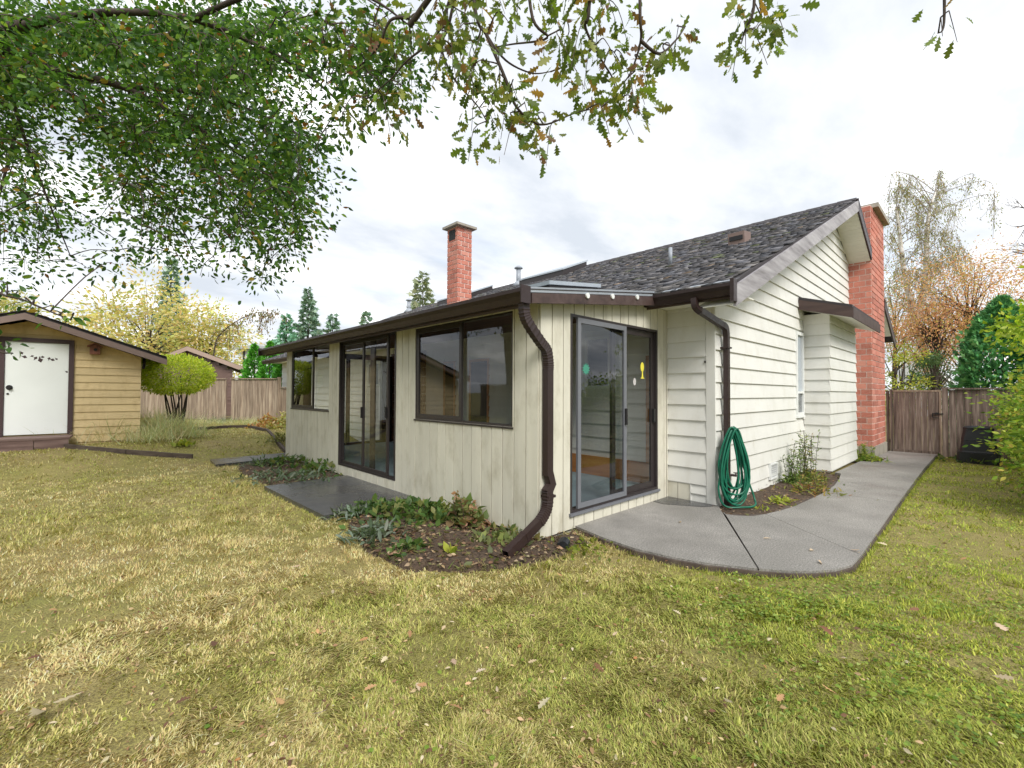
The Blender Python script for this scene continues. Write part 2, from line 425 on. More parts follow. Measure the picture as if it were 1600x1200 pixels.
slab2 = sheet('walkway_slab', [(-1.46, 7.40), (2.5, 7.95 + .02), (2.5, 8.42), (-1.40, 8.30)], .0, M['slab'], .12)
sheet('walkway_slab_2', [(0,0),(0,0),(0,0)], 0, M['slab']) if False else None

# soil beds (slightly mounded)
def bed(name, poly, n=26, h=.05, seed=1):
    P = np.array(poly); x0, y0 = P.min(0); x1, y1 = P.max(0)
    xs = np.linspace(x0, x1, n); ys = np.linspace(y0, y1, n); X, Y = np.meshgrid(xs, ys, indexing='ij')
    inside = pip(X, Y, poly)
    d = np.min([segd(X, Y, poly[i], poly[(i + 1) % len(poly)]) for i in range(len(poly))], 0) * np.where(inside, 1, -1)
    Zc = gz(X, Y) + np.clip(d * .4 + .012, -.12, h) + (fbm(X, Y, .25, seed) - .5) * .05
    Zc = np.where(d < -.02, gz(X, Y) - .1, Zc)
    idx = np.arange(n * n).reshape(n, n)
    q = np.stack([idx[:-1, :-1], idx[1:, :-1], idx[1:, 1:], idx[:-1, 1:]], -1).reshape(-1, 4)
    keep = (d.ravel()[q] > -.12).all(1)
    me = npmesh(name, np.stack([X, Y, Zc], -1).reshape(-1, 3), q[keep], smooth=True); me.materials.append(M['soil'])
    return link(name, me, None, 'structure')
def pip(X, Y, poly):
    c = np.zeros(np.shape(X), bool); k = len(poly)
    for i in range(k):
        x1, y1 = poly[i]; x2, y2 = poly[(i + 1) % k]
        c ^= ((y1 > Y) != (y2 > Y)) & (X < (x2 - x1) * (Y - y1) / (y2 - y1 + 1e-12) + x1)
    return c
def segd(X, Y, a, b):
    ax, ay = a; bx, by = b; dx, dy = bx - ax, by - ay
    t = np.clip(((X - ax) * dx + (Y - ay) * dy) / (dx * dx + dy * dy + 1e-9), 0, 1)
    return np.hypot(X - ax - t * dx, Y - ay - t * dy)
BED_A = [(0, 2.3), (-.95, 2.2), (-1.25, 1.7), (-1.40, 1.0), (-1.35, .3), (-1.05, -.1), (-.70, -.32), (-.2, -.42), (.35, -.35), (.5, -.1), (.3, 0), (0, 0)]
BED_B = [(0, 7.4), (-1.1, 7.3), (-1.25, 6.2), (-1.2, 5.0), (-1.15, 4.56), (0, 4.6)]
BED_C = [(2.5, -.66), (2.27, -.9), (2.33, -1.07), (2.46, -1.21), (2.7, -1.28), (3.4, -1.39), (4.6, -1.45), (5.3, -1.43), (6.1, -1.35), (6.74, -1.2), (6.76, -.66)]
BED_D = [(9.25, -1.15), (9.45, -1.44), (10.6, -1.44), (10.95, -1.2), (10.95, -.66), (9.25, -.66)]
bed('flower_bed', BED_A, 40, .05, 1); bed('flower_bed', BED_B, 34, .05, 2); bed('flower_bed', BED_C, 40, .05, 3); bed('flower_bed', BED_D, 18, .05, 4)

# ------------------------------------------------------------------ house
GY0 = -.66          # gable wall
XW = 2.63           # main wall facing the sunroom
house = thing('house', 'cream clapboard bungalow with dark shake roof and glazed sunroom', 'house', (6, 5, 0))
EXPO = .2135
Z0 = -.105
def lap(parent, kind, u0f, u1f, zlo, zhi, axis, pos, out, mat=None, t=.03):
    """lap siding boards: axis 'x' or 'y' runs along the board, pos is the wall plane, out its outward sign"""
    mat = mat or M['cream']; z = zlo; i = 0
    while z < zhi - .02:
        za, zb = z, min(z + EXPO, zhi)
        a0, b0, a1, b1 = u0f(za), u1f(za), u0f(zb), u1f(zb)
        if b0 - a0 > .03:
            if b1 - a1 < .01: a1 = b1 = (a1 + b1) / 2; a1 -= .004; b1 += .004
            pts = []
            for (zz_, ua, ub, th) in ((za, a0, b0, t), (zb + (.018 if zb < zhi - .02 else 0), a1, b1, .005)):
                for (u, d) in ((ua, 0), (ub, 0), (ub, th), (ua, th)):
                    pts.append((u, pos + out * d, zz_) if axis == 'x' else (pos + out * d, u, zz_))
            if axis == 'x' and b0 - a0 > 4 and abs((b1 - a1) - (b0 - a0)) < 1.2:      # butt joint
                c = random.uniform(a0 + 1.2, min(b0 - 1.2, a0 + 4.2))
                for (ua, ub, va, vb) in ((a0, c - .002, a1, c - .002), (c + .002, b0, c + .002, b1)):
                    if vb - va < .05: continue
                    MB().hexa([(ua, pos, za), (ub, pos, za), (ub, pos + out * t, za), (ua, pos + out * t, za), (va, pos, zb + .016), (vb, pos, zb + .016), (vb, pos + out * .005, zb + .016), (va, pos + out * .005, zb + .016)]).build('siding_board', mat, parent)
            else: MB().hexa(pts).build('siding_board', mat, parent)
        z += EXPO; i += 1
RX, RZ = 9.30, 5.87          # ridge
SL, SRt = .431, .47          # slopes
EX0, EX1 = 2.0, 15.1         # eaves
RY0, RY1 = -1.13, 17.6
def ztop(x): return RZ - SL * (RX - x) if x < RX else RZ - SRt * (x - RX)
# gable wall
gw = MB(); TH = .24
gpoly = [(XW, GY0, -.12), (14.5, GY0, -.12), (14.5, GY0, ztop(14.5) - TH), (RX, GY0, RZ - TH), (XW, GY0, ztop(XW) - TH)]
gw.prism(gpoly, (0, .12, 0)); gwall = gw.build('gable_wall', M['cream'], house)
def gx0(z): return XW - .015 if z <= ztop(XW) - TH else RX - (RZ - TH - z) / SL
def gx1(z): return min(14.48, RX + (RZ - TH - z) / SRt)
# window opening splits boards between zl,zh
GWX0, GWX1, GWZ0, GWZ1 = 6.24, 6.70, 1.04, 2.62
def lap_split(parent, zlo, zhi, u0f, u1f, holes, axis, pos, out):
    z = zlo
    while z < zhi - .02:
        zb = min(z + EXPO, zhi); segs = [(u0f, u1f)]
        for (h0, h1, hz0, hz1) in holes:
            if z < hz1 - .03 and zb > hz0 + .03:
                ns = []
                for (f0, f1) in segs:
                    ns.append((f0, (lambda f1, h0: (lambda q: min(f1(q), h0)))(f1, h0)))
                    ns.append(((lambda f0, h1: (lambda q: max(f0(q), h1)))(f0, h1), f1))
                segs = ns
        for (f0, f1) in segs: lap(parent, '', f0, f1, z, zb, axis, pos, out)
        z += EXPO
lap_split(gwall, Z0, RZ - TH - .02, gx0, gx1, [(GWX0, GWX1, GWZ0, GWZ1)], 'x', GY0, -1)
# foundation
MB().box((XW + .03, GY0 - .004, -.4), (14.4, GY0 + .3, -.10)).build('foundation', M['concrete_f'], house)
MB().box((.03, -.002, -.4), (XW, .3, -.045)).build('foundation', M['concrete_f'], house)
MB().box((.004, .02, -.4), (.3, 7.9, -.045)).build('foundation', M['concrete_f'], house)
# return wall, between sunroom and gable corner; and the same wall behind the sunroom
rw = MB().box((XW, GY0 + .002, -.12), (XW + .12, 0.0, 2.70)).build('side_wall', M['cream'], house)
lap(rw, '', lambda z: GY0 - .02 + .115, lambda z: -.004, Z0 + .34, 2.69, 'y', XW, -1)
lap(rw, '', lambda z: GY0 - .02 + .115, lambda z: -.36, Z0, Z0 + .34, 'y', XW, -1)
MB().box((XW - .026, GY0 - .026, -.10), (XW + .004, GY0 + .09, 2.69)).build('corner_board', M['cream'], rw)
hatch = MB().box((XW - .016, -.345, -.09), (XW, -.01, Z0 + .33)).build('access_hatch', M['cream_v'], house)
MB().box((XW - .024, -.35, Z0 + .33), (XW, -.008, Z0 + .345)).build('hatch_trim', M['cream'], hatch)
MB().box((XW - .024, -.36, -.09), (XW - .001, -.346, Z0 + .33)).build('hatch_trim', M['cream'], hatch)
MB().box((XW - .0195, -.175, -.09), (XW - .014, -.169, Z0 + .33)).build('hatch_joint', M['concrete_f'], hatch)
MB().tube([(XW - .035, GY0 + .10, 1.87), (XW, GY0 + .10, 1.87)], .014, 8).build('wall_cap', M['frame'], house)

# main wall beyond and behind the sunroom
mw = MB().box((XW, .003, -.12), (XW + .12, 17.2, 2.70)).build('side_wall', M['cream'], house)
DOORS = [(3.85, 4.5, -.2, 2.15), (5.0, 5.45, -.2, 2.15), (.92, 1.42, 1.52, 2.36), (8.55, 9.25, 1.62, 2.3)]
lap_split(mw, Z0 + EXPO, 2.69, lambda z: .02, lambda z: 17.18, DOORS, 'y', XW, -1)
for (a, b, z0, z1) in DOORS:
    f = MB()
    zb = max(z0, .14)
    for (ya, yb, za, zc) in ((a, a + .05, zb, z1), (b - .05, b, zb, z1), (a + .05, b - .05, z1 - .05, z1), (a + .05, b - .05, zb, zb + .05)):
        f.box((XW - .035, ya, za), (XW - .001, yb, zc))
    w_ = f.build('inner_opening', M['white'] if z0 > 1 else M['orangewood'], house)
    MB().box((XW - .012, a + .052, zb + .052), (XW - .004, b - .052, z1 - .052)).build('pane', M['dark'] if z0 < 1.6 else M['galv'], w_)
# sunroom interior: floor, baseboard, brown panelling
MB().box((.05, .1, -.04), (XW - .03, 7.85, .135)).build('sunroom_floor', M['floorblue'], house)
MB().box((XW - .05, .12, .137), (XW - .024, 3.84, .44)).build('baseboard', M['orangewood'], house)
MB().box((XW - .052, .235, .44), (XW - .023, .30, 2.0)).build('wood_trim', M['orangewood'], house)
for k in range(11):
    MB().box((XW - .045, 6.2, .16 + k * .21), (XW - .022, 7.86, .16 + k * .21 + .204)).build('brown_panel', M['intbrown'], house)

# gable window
gwin = MB()
for a, b in (((GWX0, GWZ0), (GWX0 + .05, GWZ1)), ((GWX1 - .05, GWZ0), (GWX1, GWZ1)), ((GWX0 + .05, GWZ1 - .06), (GWX1 - .05, GWZ1)), ((GWX0 + .05, GWZ0), (GWX1 - .05, GWZ0 + .06)), ((GWX0 + .05, GWZ0 + .42), (GWX1 - .05, GWZ0 + .46))):
    gwin.box((a[0], GY0 - .045, a[1]), (b[0], GY0 + .004, b[1]))
gwin = gwin.build('window', M['white'], house)
MB().box((GWX0 + .052, GY0 - .012, GWZ0 + .062), (GWX1 - .052, GY0 - .006, GWZ0 + .418)).build('pane', M['screen'], gwin)
MB().box((GWX0 + .052, GY0 - .012, GWZ0 + .462), (GWX1 - .052, GY0 - .006, GWZ1 - .062)).build('pane', M['skyglass'], gwin)
MB().box((GWX0 - .02, GY0 - .055, GWZ0 - .035), (GWX1 + .02, GY0 + .001, GWZ0 - .002)).build('sill', M['white'], gwin)
# crawl-space vent
VX, VZ = 4.70, .055
vent = MB()
for a, b in (((VX, VZ), (VX + .03, VZ + .26)), ((VX + .33, VZ), (VX + .36, VZ + .26)), ((VX + .03, VZ + .235), (VX + .33, VZ + .26)), ((VX + .03, VZ), (VX + .33, VZ + .025))):
    vent.box((a[0], GY0 - .05, a[1]), (b[0], GY0 - .015, b[1]))
vent = vent.build('wall_vent', M['white'], house)
g = MB()
for i in range(8): g.box((VX + .05 + i * .036, GY0 - .040, VZ + .025), (VX + .058 + i * .036, GY0 - .034, VZ + .235))
for i in range(6): g.box((VX + .03, GY0 - .0335, VZ + .05 + i * .034), (VX + .33, GY0 - .0275, VZ + .057 + i * .034))
g.build('grille', M['white'], vent)
MB().box((VX + .03, GY0 - .0265, VZ + .02), (VX + .33, GY0 - .022, VZ + .24)).build('vent_back', M['dark'], vent)

# bump-out with its little roof
BX0, BX1, BY = 6.775, 9.2, -1.09
bo = MB().box((BX0, BY, -.02), (BX1, GY0 - .001, 2.98)).build('bay_wall', M['cream'], house)
def bz(y): return 3.14 + (y + .66) * .30     # shed-roof underside
lap(bo, '', lambda z: BX0 - .018, lambda z: BX1, Z0 + EXPO * .55, 2.86, 'x', BY, -1)
lap(bo, '', lambda z: BY - .016, lambda z: GY0 - .024, Z0 + EXPO * .55, 2.98, 'y', BX0, -1)
RB0, RB1, RBY = 6.45, 9.35, -1.50
br = MB().prism([(RB0, GY0 - .025, 3.24), (RB0, RBY, 3.24 + (RBY - GY0) * .30), (RB0, RBY, 3.29 + (RBY - GY0) * .30), (RB0, GY0 - .025, 3.29)], (RB1 - RB0, 0, 0)).build('bay_roof', M['asphalt'], house)
MB().prism([(RB0 - .03, GY0 - .025, 3.05), (RB0 - .03, RBY - .02, 3.05 + (RBY - GY0) * .30), (RB0 - .03, RBY - .02, 3.235 + (RBY - GY0) * .30), (RB0 - .03, GY0 - .025, 3.235)], (.028, 0, 0)).build('fascia_board', M['brownwood'], br)
MB().box((RB0, RBY - .022, 2.80), (RB1, RBY - .001, 2.985)).build('fascia_board', M['brownwood'], br)
MB().prism([(RB0, GY0 - .025, 3.07), (RB0, RBY, 2.82), (RB0, RBY, 2.84), (RB0, GY0 - .025, 3.09)], (RB1 - RB0, 0, 0)).build('soffit', M['soffit'], br)

# big brick chimney
CX0, CX1, CY = 11.0, 13.0, -1.15
ch = MB().box((CX0 + .012, CY + .012, .12), (CX1 - .012, GY0 + .5, 6.25)).build('chimney', M['mortar'], house)
MB().box((CX0 - .03, CY - .03, -.4), (CX1 + .03, GY0, .118)).build('footing', M['concrete_f'], ch)
def mesh_box(name, sx, sy, sz, mat):
    me = MB().box((-sx / 2, -sy / 2, -sz / 2), (sx / 2, sy / 2, sz / 2)).mesh(name); me.materials.append(mat); return me
def bricks(parent, x0, x1, y0, y1, z0, z1, L, Hc, faces):
    """faces: 'W' (x0 side) and 'S' (y0 side); courses alternate"""
    j = .023; cache = {}
    n = int(round((z1 - z0) / Hc)); Hc = (z1 - z0) / n
    for c in range(n):
        z = z0 + (c + .5) * Hc
        for f in faces:
            a, b = (y0, y1) if f == 'W' else (x0, x1)
            s = a + (0 if (c + (f == 'S')) % 2 else -L / 2)
            while s < b - .02:
                u0 = max(s, a); u1 = min(s + L, b); s += L
                if u1 - u0 < .05: continue
                ln = round(u1 - u0 - j, 3); key = (f, ln)
                if key not in cache:
                    cache[key] = mesh_box('brick', .03, ln, Hc - j, M['brick']) if f == 'W' else mesh_box('brick', ln, .03, Hc - j, M['brick'])
                o = link('brick', cache[key], parent)
                pr = random.uniform(0, .004); m_ = (u0 + u1) / 2
                o.location = (x0 + .015 - pr, m_, z) if f == 'W' else (m_, y0 + .015 - pr, z)
bricks(ch, CX0, CX1, CY, GY0, .125, 6.24, .245, .147, 'W')
bricks(ch, CX0 + .034, CX1, CY, GY0, .125, 6.24, .49, .147, 'S')
MB().box((CX0 + .25, CY - .12, 6.25), (CX1 + .12, GY0 + .6, 6.36)).build('chimney_cap', M['concrete_f'], ch)
# small roof chimney
kx, ky = 3.18, 5.72
ch2 = MB().box((kx + .012, ky + .012, 2.9), (kx + .43, ky + .43, 5.53)).build('chimney', M['mortar'], house)
bricks(ch2, kx, kx + .442, ky, ky + .442, 3.1, 5.52, .222, .118, 'WS')
MB().box((kx - .006, ky + .10, 5.22), (kx + .012, ky + .36, 5.47)).build('flue_opening', M['dark'], ch2)
MB().box((kx - .09, ky - .09, 5.532), (kx + .53, ky + .53, 5.59)).build('chimney_cap', M['concrete_f'], ch2)
MB().prism([(kx - .05, ky - .03, 3.2), (kx + .46, ky - .03, 3.42), (kx + .46, ky - .03, 3.60), (kx - .05, ky - .03, 3.42)], (0, .025, 0)).build('flashing', M['brownwood'], ch2)

# main roof
mr = MB()
t_ = .05
mr.prism([(EX0, RY0, ztop(EX0) - t_), (RX, RY0, RZ - t_), (RX, RY0, RZ), (EX0, RY0, ztop(EX0))], (0, RY1 - RY0, 0))
mr.prism([(RX, RY0, RZ - t_), (EX1, RY0, ztop(EX1) - t_), (EX1, RY0, ztop(EX1)), (RX, RY0, RZ)], (0, RY1 - RY0, 0))
roof = mr.build('roof', M['asphalt'], house)
MB().prism([(EX0 + .03, RY0 - .002, ztop(EX0) - .27), (RX, RY0 - .002, RZ - .27), (RX, RY0 - .002, RZ - .03), (EX0 + .03, RY0 - .002, ztop(EX0) - .03)], (0, -.035, 0)).build('rake_board', M['greyfascia'], roof)
for (xa, xb) in ((RX + .002, 10.985), (13.02, EX1)):
    MB().prism([(xa, RY0 - .002, ztop(xa) - .24), (xb, RY0 - .002, ztop(xb) - .24), (xb, RY0 - .002, ztop(xb) - .03), (xa, RY0 - .002, ztop(xa) - .03)], (0, -.035, 0)).build('rake_board', M['brown'], roof)
    MB().prism([(xa, RY0 - .04, ztop(xa) - .02), (xb, RY0 - .04, ztop(xb) - .02), (xb, RY0 - .04, ztop(xb) + .03), (xa, RY0 - .04, ztop(xa) + .03)], (0, .08, 0)).build('rake_trim', M['brown'], roof)
# gable soffit, tongue and groove boards on the right slope
sv = Vector((1, 0, -SRt)).normalized()
for k in range(40):
    a = .06 + k * .14; b = a + .134
    if RX + sv.x * b > 15: break
    p0 = Vector((RX, 0, RZ - .245)) + sv * a; p1 = Vector((RX, 0, RZ - .245)) + sv * b
    MB().prism([(p0.x, RY0, p0.z), (p1.x, RY0, p1.z), (p1.x, RY0, p1.z + .012), (p0.x, RY0, p0.z + .012)], (0, GY0 - RY0 - .024, 0)).build('soffit_board', M['soffit'], roof)
MB().prism([(EX0 + .06, RY0, ztop(EX0) - .24), (RX, RY0, RZ - .25), (RX, RY0, RZ - .235), (EX0 + .06, RY0, ztop(EX0) - .225)], (0, GY0 - RY0 - .024, 0)).build('soffit_board', M['soffit'], roof)
MB().box((EX0 + .06, RY0 + .01, 2.625), (XW + .1, RY1, 2.64)).build('eave_soffit', M['soffit'], roof)
MB().box((EX1 - .5, RY0 + .01, ztop(EX1) - .24), (EX1 - .02, RY0 + .5, ztop(EX1) - .225)).build('eave_soffit', M['soffit'], roof)
# main gutter
def gutter_profile(x, z, y):
    return [(x + .06, y, z - .13), (x - .005, y, z - .13), (x - .03, y, z - .07), (x - .06, y, z - .035), (x - .06, y, z), (x + .06, y, z)]
gut = MB().prism(gutter_profile(EX0 - .005, 2.715, RY0 + .0), (0, -RY0 + .02, 0)).build('gutter', M['brown'], house)
MB().prism(gutter_profile(EX0 - .005, 2.715, 8.6), (0, RY1 - 8.6, 0)).build('gutter', M['brown'], house)
MB().box((EX0 - .07, RY0 - .045, 2.50), (EX0 + .03, RY0 - .002, 2.76)).build('end_cap', M['brown'], gut)
MB().box((EX0 + .056, RY0 + .02, 2.56), (EX0 + .075, .02, 2.70)).build('fascia_board', M['brownwood'], house)
MB().prism([(EX0 + .0, RY0, 2.735), (EX0 + .09, RY0, 2.775), (EX0 + .09, RY0, 2.785), (EX0 - .02, RY0, 2.745)], (0, -RY0 + .03, 0)).build('drip_edge', M['galv'], roof)
# shakes
SLl = math.hypot(RX - EX0, RZ - ztop(EX0)); su = Vector((RX - EX0, 0, RZ - ztop(EX0))).normalized(); sn = Vector((-su.z, 0, su.x))
rows = []
ex = .15; nrow = int(SLl / ex)
for r in range(nrow):
    y = RY0 - .03 + random.uniform(0, .1)
    while y < RY1:
        w = random.uniform(.07, .17); rows.append((r, y, min(w, RY1 - y))); y += w + random.uniform(.004, .012)
def shake_pts(r, y, w):
    s0 = r * ex - .05 + random.uniform(-.018, .018); s1 = s0 + ex + .09; lift = random.uniform(.024, .042); tw = random.uniform(-.006, .006)
    o = Vector((EX0, 0, ztop(EX0)))
    P = []
    for s, h0, h1 in ((s0, .008, lift), (s1, .002, .012)):
        for (yy, hh) in ((y, h0), (y + w, h0), (y + w, h1 + tw), (y, h1 - tw)):
            q = o + su * s + sn * hh; P.append((q.x, yy, q.z))
    return P
def shake_col():
    b = random.choice([.55, .8, 1, 1, 1.2, 1.6, 2.1]); c = random.choice([lin(92, 91, 95), lin(95, 93, 95), lin(100, 97, 96), lin(84, 85, 91)])
    if random.random() < .02: c = lin(124, 108, 92)
    if random.random() < .04: c = lin(86, 92, 66)
    return np.array(c) * b * .85
HF = np.array([(0, 3, 2, 1), (4, 5, 6, 7), (0, 1, 5, 4), (1, 2, 6, 5), (2, 3, 7, 6), (3, 0, 4, 7)])
rows.sort(key=lambda q: (Vector((EX0 + su.x * q[0] * ex, q[1], 2.7 + su.z * q[0] * ex)) - CAM).length)
VV = []; CC = []
for i, (r, y, w) in enumerate(rows):
    P = shake_pts(r, y, w); c = shake_col()
    if i < 290:
        me = npmesh('shake', np.array(P), HF, np.tile(c, (8, 1))); me.materials.append(M['shake']); link('shake', me, roof)
    else: VV.append(P); CC.append(np.tile(c, (8, 1)))
n_ = len(VV)
me = npmesh('shakes', np.array(VV).reshape(-1, 3), (HF[None] + np.arange(n_)[:, None, None] * 8).reshape(-1, 4), np.array(CC).reshape(-1, 3))
me.materials.append(M['shake']); link('shakes', me, roof, 'stuff')
for k in range(60):
    y = RY0 + k * .31
    MB().hexa([(RX - .14, y, RZ - .045), (RX + .14, y, RZ - .05), (RX + .14, y + .36, RZ - .04), (RX - .14, y + .36, RZ - .035), (RX - .01, y, RZ + .05), (RX + .01, y, RZ + .05), (RX + .01, y + .36, RZ + .06), (RX - .01, y + .36, RZ + .06)]).build('ridge_shingle', M['asphalt'], roof)
# roof vent box, vent pipes, skylights
def onroof(x, y, h=0): return Vector((x, y, ztop(x) + h))
bvx, bvy = 5.75, .12
b0 = onroof(bvx, bvy)
vb = MB().hexa([(bvx - .18, bvy - .15, ztop(bvx - .18) + .02), (bvx + .14, bvy - .15, ztop(bvx + .14) + .02), (bvx + .14, bvy + .15, ztop(bvx + .14) + .02), (bvx - .18, bvy + .15, ztop(bvx - .18) + .02),
    (bvx - .20, bvy - .15, ztop(bvx) + .17), (bvx + .14, bvy - .15, ztop(bvx) + .22), (bvx + .14, bvy + .15, ztop(bvx) + .22), (bvx - .20, bvy + .15, ztop(bvx) + .17)]).build('roof_vent', M['shedfascia'], house)
MB().box((bvx - .205, bvy - .12, ztop(bvx) + .02), (bvx - .19, bvy + .12, ztop(bvx) + .10)).build('vent_louvre', M['dark'], vb)
MB().tube([onroof(4.82, 1.06), onroof(4.82, 1.06, .33)], .035, 10).build('vent_pipe', M['galv'], house, True)
def fluepipe(x, y, h):
    p = MB().tube([onroof(x, y, -.05), onroof(x, y, h)], .085, 12).build('flue_pipe', M['galv'], house, True)
    MB().tube([onroof(x, y, h + .02), onroof(x, y, h + .06), onroof(x, y, h + .12)], [.16, .15, .06], 12).build('flue_cap', M['galv'], p, True)
    MB().tube([onroof(x, y, -.05), onroof(x, y, .16)], [.26, .1], 12).build('flue_collar', M['galv'], p, True)
fluepipe(8.3, 8.85, .62)
fluepipe(8.6, 18.6 - 1.4, .55)
def skylight(x0, x1, y0, y1, h, zf):
    c = MB().hexa([(x0, y0, zf(x0)), (x1, y0, zf(x1)), (x1, y1, zf(x1)), (x0, y1, zf(x0)), (x0, y0, zf(x0) + h), (x1, y0, zf(x1) + h), (x1, y1, zf(x1) + h), (x0, y1, zf(x0) + h)]).build('skylight', M['frame'], house)
    MB().hexa([(x0 - .03, y0 - .03, zf(x0) + h + .002), (x1 + .03, y0 - .03, zf(x1) + h + .002), (x1 + .03, y1 + .03, zf(x1) + h + .002), (x0 - .03, y1 + .03, zf(x0) + h + .002),
               (x0 - .03, y0 - .03, zf(x0) + h + .05), (x1 + .03, y0 - .03, zf(x1) + h + .05), (x1 + .03, y1 + .03, zf(x1) + h + .05), (x0 - .03, y1 + .03, zf(x0) + h + .05)]).build('dome', M['skyglass'], c)
skylight(7.9, 9.15, 6.35, 8.4, .20, ztop); skylight(7.9, 9.15, 11.3, 13.6, .20, ztop)
# ------------------------------------------------------------------ sunroom shell
SRX0, SRX1 = -.32, 2.02
def zs(x): return 2.425 + .135 * (x + .32)
sr = MB().prism([(SRX0, -.14, zs(SRX0) - .045), (SRX1, -.14, zs(SRX1) - .045), (SRX1, -.14, zs(SRX1)), (SRX0, -.14, zs(SRX0))], (0, 8.6, 0)).build('sunroom_roof', M['galv'], house)
MB().prism([(SRX1 - .02, -.02, zs(SRX1) - .08), (XW, -.02, zs(SRX1) - .02), (XW, -.02, zs(SRX1)), (SRX1 - .02, -.02, zs(SRX1) - .005)], (0, 8.4, 0)).build('roof_apron', M['galv'], sr)
MB().prism([(SRX0 + .02, -.142, zs(SRX0) - .125), (SRX1 - .03, -.142, zs(SRX1) - .15), (SRX1 - .03, -.142, zs(SRX1) - .035), (SRX0 + .02, -.142, zs(SRX0) - .028)], (0, -.03, 0)).build('rake_board', M['brownwood'], sr)
MB().prism([(SRX0 - .01, -.17, zs(SRX0) - .026), (SRX1 - .03, -.17, zs(SRX1) - .03), (SRX1 - .03, -.17, zs(SRX1) + .035), (SRX0 - .01, -.17, zs(SRX0) + .025)], (0, .05, 0)).build('edge_flashing', M['galv'], sr)
MB().prism([(SRX0 - .012, -.176, zs(SRX0) - .0), (SRX1 - .03, -.176, zs(SRX1) - .0), (SRX1 - .03, -.176, zs(SRX1) + .012), (SRX0 - .012, -.176, zs(SRX0) + .008)], (0, .01, 0)).build('flashing_seam', M['frame'], sr)
for x in (.55, 1.02, 1.55):
    MB().tube([(x, -.174, zs(x) - .045), (x, -.19, zs(x) - .045)], .03, 12).build('light_hook', M['white'], sr)
MB().box((-.30, -.12, 2.20), (.0, 8.44, 2.212)).build('sunroom_soffit', M['brownwood'], sr) if False else None
MB().box((SRX0 + .005, -.13, zs(SRX0) - .15), (SRX0 + .03, 8.44, zs(SRX0) - .03)).build('fascia_board', M['brownwood'], sr)
g2 = MB().prism(gutter_profile(SRX0 - .06, zs(SRX0) + .005, -.16), (0, 8.66, 0)).build('gutter', M['brown'], house)
MB().box((SRX0 - .125, -.175, zs(SRX0) - .135), (SRX0 + .0, -.162, zs(SRX0) + .03)).build('end_cap', M['brown'], g2)
MB().box((SRX0 - .135, 8.50, zs(SRX0) - .14), (SRX0 + .0, 8.53, zs(SRX0) + .03)).build('end_cap', M['brown'], g2)
for y0, y1 in ((.55, 1.6), (3.5, 4.6), (6.2, 7.3)):
    skylight(.75, 1.75, y0, y1, .20, zs)
# vertical boards with openings
BW = .181
def vboards(parent, axis, u0, u1, pos, zlo, ztopf, holes, t=.02):
    u = u0; k = 0
    while u < u1 - .01:
        ub = min(u + BW, u1)
        segs = [(zlo, None)]
        edges = sorted({e for h in holes for e in (h[0], h[1]) if u + .012 < e < ub - .012})
        cuts = [u] + edges + [ub]
        for a, b in zip(cuts[:-1], cuts[1:]):
            mid = (a + b) / 2; zt = ztopf(mid)
            sp = [(zlo, zt)]
            for (h0, h1, z0, z1) in holes:
                if h0 < mid < h1:
                    sp = [q for s in sp for q in ((s[0], min(s[1], z0)), (max(s[0], z1), s[1])) if q[1] - q[0] > .01]
            for (za, zb) in sp:
                aa = a + (.0068 if a == u else 0); bb = b - (.0068 if b == ub else 0)
                pr = random.uniform(-.0015, .0015)
                if axis == 'y':
                    pts = [(pos - t - pr, aa, za), (pos, aa, za), (pos, bb, za), (pos - t - pr, bb, za), (pos - t - pr, aa, zb), (pos, aa, zb), (pos, bb, zb), (pos - t - pr, bb, zb)]
                else:
                    zq = (ztopf(aa), ztopf(bb)) if zb == zt else (zb, zb)
                    pts = [(aa, pos - t - pr, za), (bb, pos - t - pr, za), (bb, pos, za), (aa, pos, za), (aa, pos - t - pr, zq[0]), (bb, pos - t - pr, zq[1]), (bb, pos, zq[1]), (aa, pos, zq[0])]
                MB().hexa(pts).build('siding_board', M['cream_v'], parent)
        u = ub
HL = [(5.42, 7.55, 1.09, 2.40), (2.90, 4.95, .14, 2.365), (.385, 2.36, 1.08, 2.335)]
HE = [(.46, 2.335, .15, 2.315)]
def wallcore(name, axis, u0, u1, p0, p1, zlo, zhi, holes):
    mb = MB(); us = sorted({u0, u1, *[e for h in holes for e in h[:2]]})
    for a, b in zip(us[:-1], us[1:]):
        mid = (a + b) / 2; sp = [(zlo, zhi)]
        for (h0, h1, z0, z1) in holes:
            if h0 < mid < h1: sp = [q for s in sp for q in ((s[0], min(s[1], z0)), (max(s[0], z1), s[1])) if q[1] - q[0] > .005]
        for za, zb in sp:
            mb.box((p0, a, za), (p1, b, zb)) if axis == 'y' else mb.box((a, p0, za), (b, p1, zb))
    return mb.build(name, M['backing'], house)
lw = wallcore('sunroom_wall', 'y', .10, 7.80, .001, .09, -.03, 2.415, HL)
vboards(lw, 'y', 0.0, 7.9, 0, -.02, lambda u: 2.415, HL)
ew = wallcore('sunroom_wall', 'x', .001, 2.62, .001, .09, -.03, 2.40, HE)
vboards(ew, 'x', -.02, 2.58, 0, -.02, lambda u: zs(u) - .11 if u < 2.0 else 2.62, HE)
MB().box((2.585, -.028, -.02), (XW - .024, -.001, 2.62)).build('corner_trim', M['cream_v'], ew)
fw_ = wallcore('sunroom_wall', 'x', .001, 2.62, 7.81, 7.9, -.03, 2.40, [(.46, 2.335, .15, 2.315)])
for k in range(11):
    MB().box((.1, 7.79, .16 + k * .205), (.44, 7.808, .16 + k * .205 + .199)).build('brown_panel', M['intbrown'], fw_)
